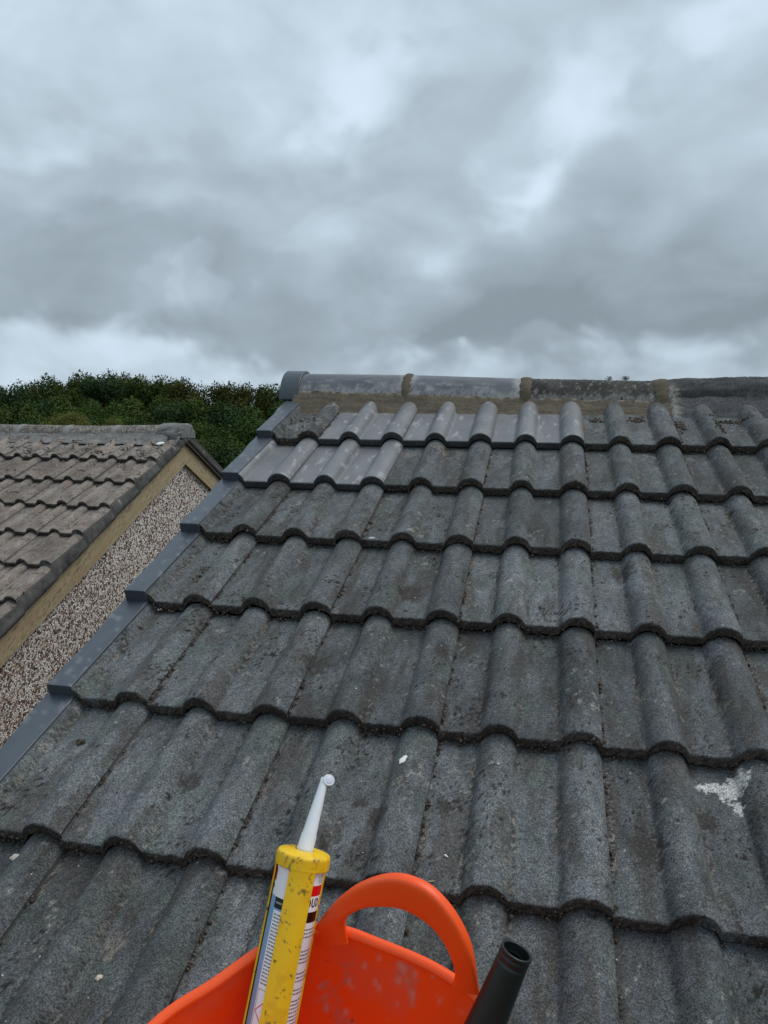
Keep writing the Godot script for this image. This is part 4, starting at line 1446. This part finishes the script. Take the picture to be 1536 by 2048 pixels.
func flake(p: Vector3, l: float, w: float, h: float, turn: float, col: Color, called: String, label: String, category: String, material: Material, group := "") -> void:
	var t := thing(called, label, category, p, group)
	var mb := MB.new()
	for j in 7:
		for i in 15:
			var a := TAU * i / 14.0
			var e := -PI / 2 + PI * j / 6.0
			var q := 1.0 + 0.16 * sin((i % 14) * 2.1) + 0.1 * sin((i % 14) * 5.3)
			mb.vert(Vector3(cos(a) * cos(e) * l * q, sin(e) * h, sin(a) * cos(e) * w * q), col)
	mb.grid(0, 15, 7, false)
	part("flake", mb.done(), material, t, Transform3D(roof_x.basis * Basis(Vector3.UP, turn), p))

func small_bits() -> void:
	var pale := Color(0.72, 0.72, 0.70)
	flake(tile_point(806, 1520, 0.001), 0.0115, 0.0050, 0.0022, 1.05, pale, "white_flake", "white oval flake on the tile roll above the sealant nozzle", "flake", M.plain)
	flake(tile_point(743, 1077, 0.001), 0.010, 0.0055, 0.0025, 0.1, Color(0.42, 0.42, 0.40), "grey_pebble", "flat grey pebble at a tile edge below the newer tiles", "pebble", M.plain)
	flake(tile_point(892, 1713, 0.001), 0.0042, 0.0015, 0.0012, -0.6, pale, "white_sliver", "tiny white sliver on the tile above the orange handle", "sliver", M.plain)
	flake(tile_point(862, 1764, 0.001), 0.0058, 0.0011, 0.0010, 0.2, Color(0.45, 0.34, 0.20), "straw_piece", "short bit of straw beside the top of the orange handle", "straw", M.plain)
	flake(tile_point(198, 1957, 0.001), 0.0055, 0.0042, 0.003, 0.3, Color(0.55, 0.48, 0.38), "stone_chip", "pale buff stone chip in a tile trough left of the tub", "stone chip", M.plain)
	flake(tile_point(30, 1715, 0.001), 0.0085, 0.006, 0.003, 0.3, Color(0.42, 0.38, 0.33), "mortar_crumb", "pale mortar crumb near the verge in the lowest row of tiles", "mortar crumb", M.plain)
	var w1 := on_plane(320, 887, Vector3(-2.80, 0, 0), Vector3.RIGHT)
	flake(Vector3(w1.x, w1.y, w1.z), 0.03, 0.02, 0.008, 0.3, Color(0.75, 0.75, 0.73), "white_scrap", "white scrap lying on the verge cement of the brown roof", "scrap", M.plain)
	# two weeds rooted in the moss of the old ridge tile
	for e in [[1218, 758, 0.016, 3], [1251, 758, 0.019, 8]]:
		var q := on_plane(e[0], e[1], Vector3(0, 0, RZ), Vector3(0, 0, 1))
		var b := Vector3(q.x, crown_y(q.x) - 0.002, RZ)
		var t := thing("ridge_weed", "tiny weed tuft growing on the old mossy ridge tile", "weed", b, "weeds on the ridge")
		var r := RandomNumberGenerator.new()
		r.seed = 50 + int(e[0])
		var mb := MB.new()
		for k in 7:
			var d := Vector3(r.randfn() * 0.7, 1.0, r.randfn() * 0.7).normalized()
			mb.tube([b, b + d * e[2] * r.randf_range(0.6, 1.0)], [0.0007, 0.0004], 5, Color(0.05, 0.05, 0.03))
		part("stem", mb.done(), M.bark, t)
		mb = MB.new()
		for k in 60 + e[3] * 8:
			var p := b + Vector3(r.randfn() * 0.007, e[2] * r.randf_range(0.25, 1.0), r.randfn() * 0.007)
			var n := Vector3(r.randfn(), r.randfn(), r.randfn()).normalized()
			var u := n.cross(Vector3.UP).normalized() * 0.0022
			var v := n.cross(u).normalized() * 0.0014
			mb.face(p - u, p + v, p + u, p - v, Color(0.04, 0.045, 0.02))
		part("leaves", mb.done(), M.leaf, t)
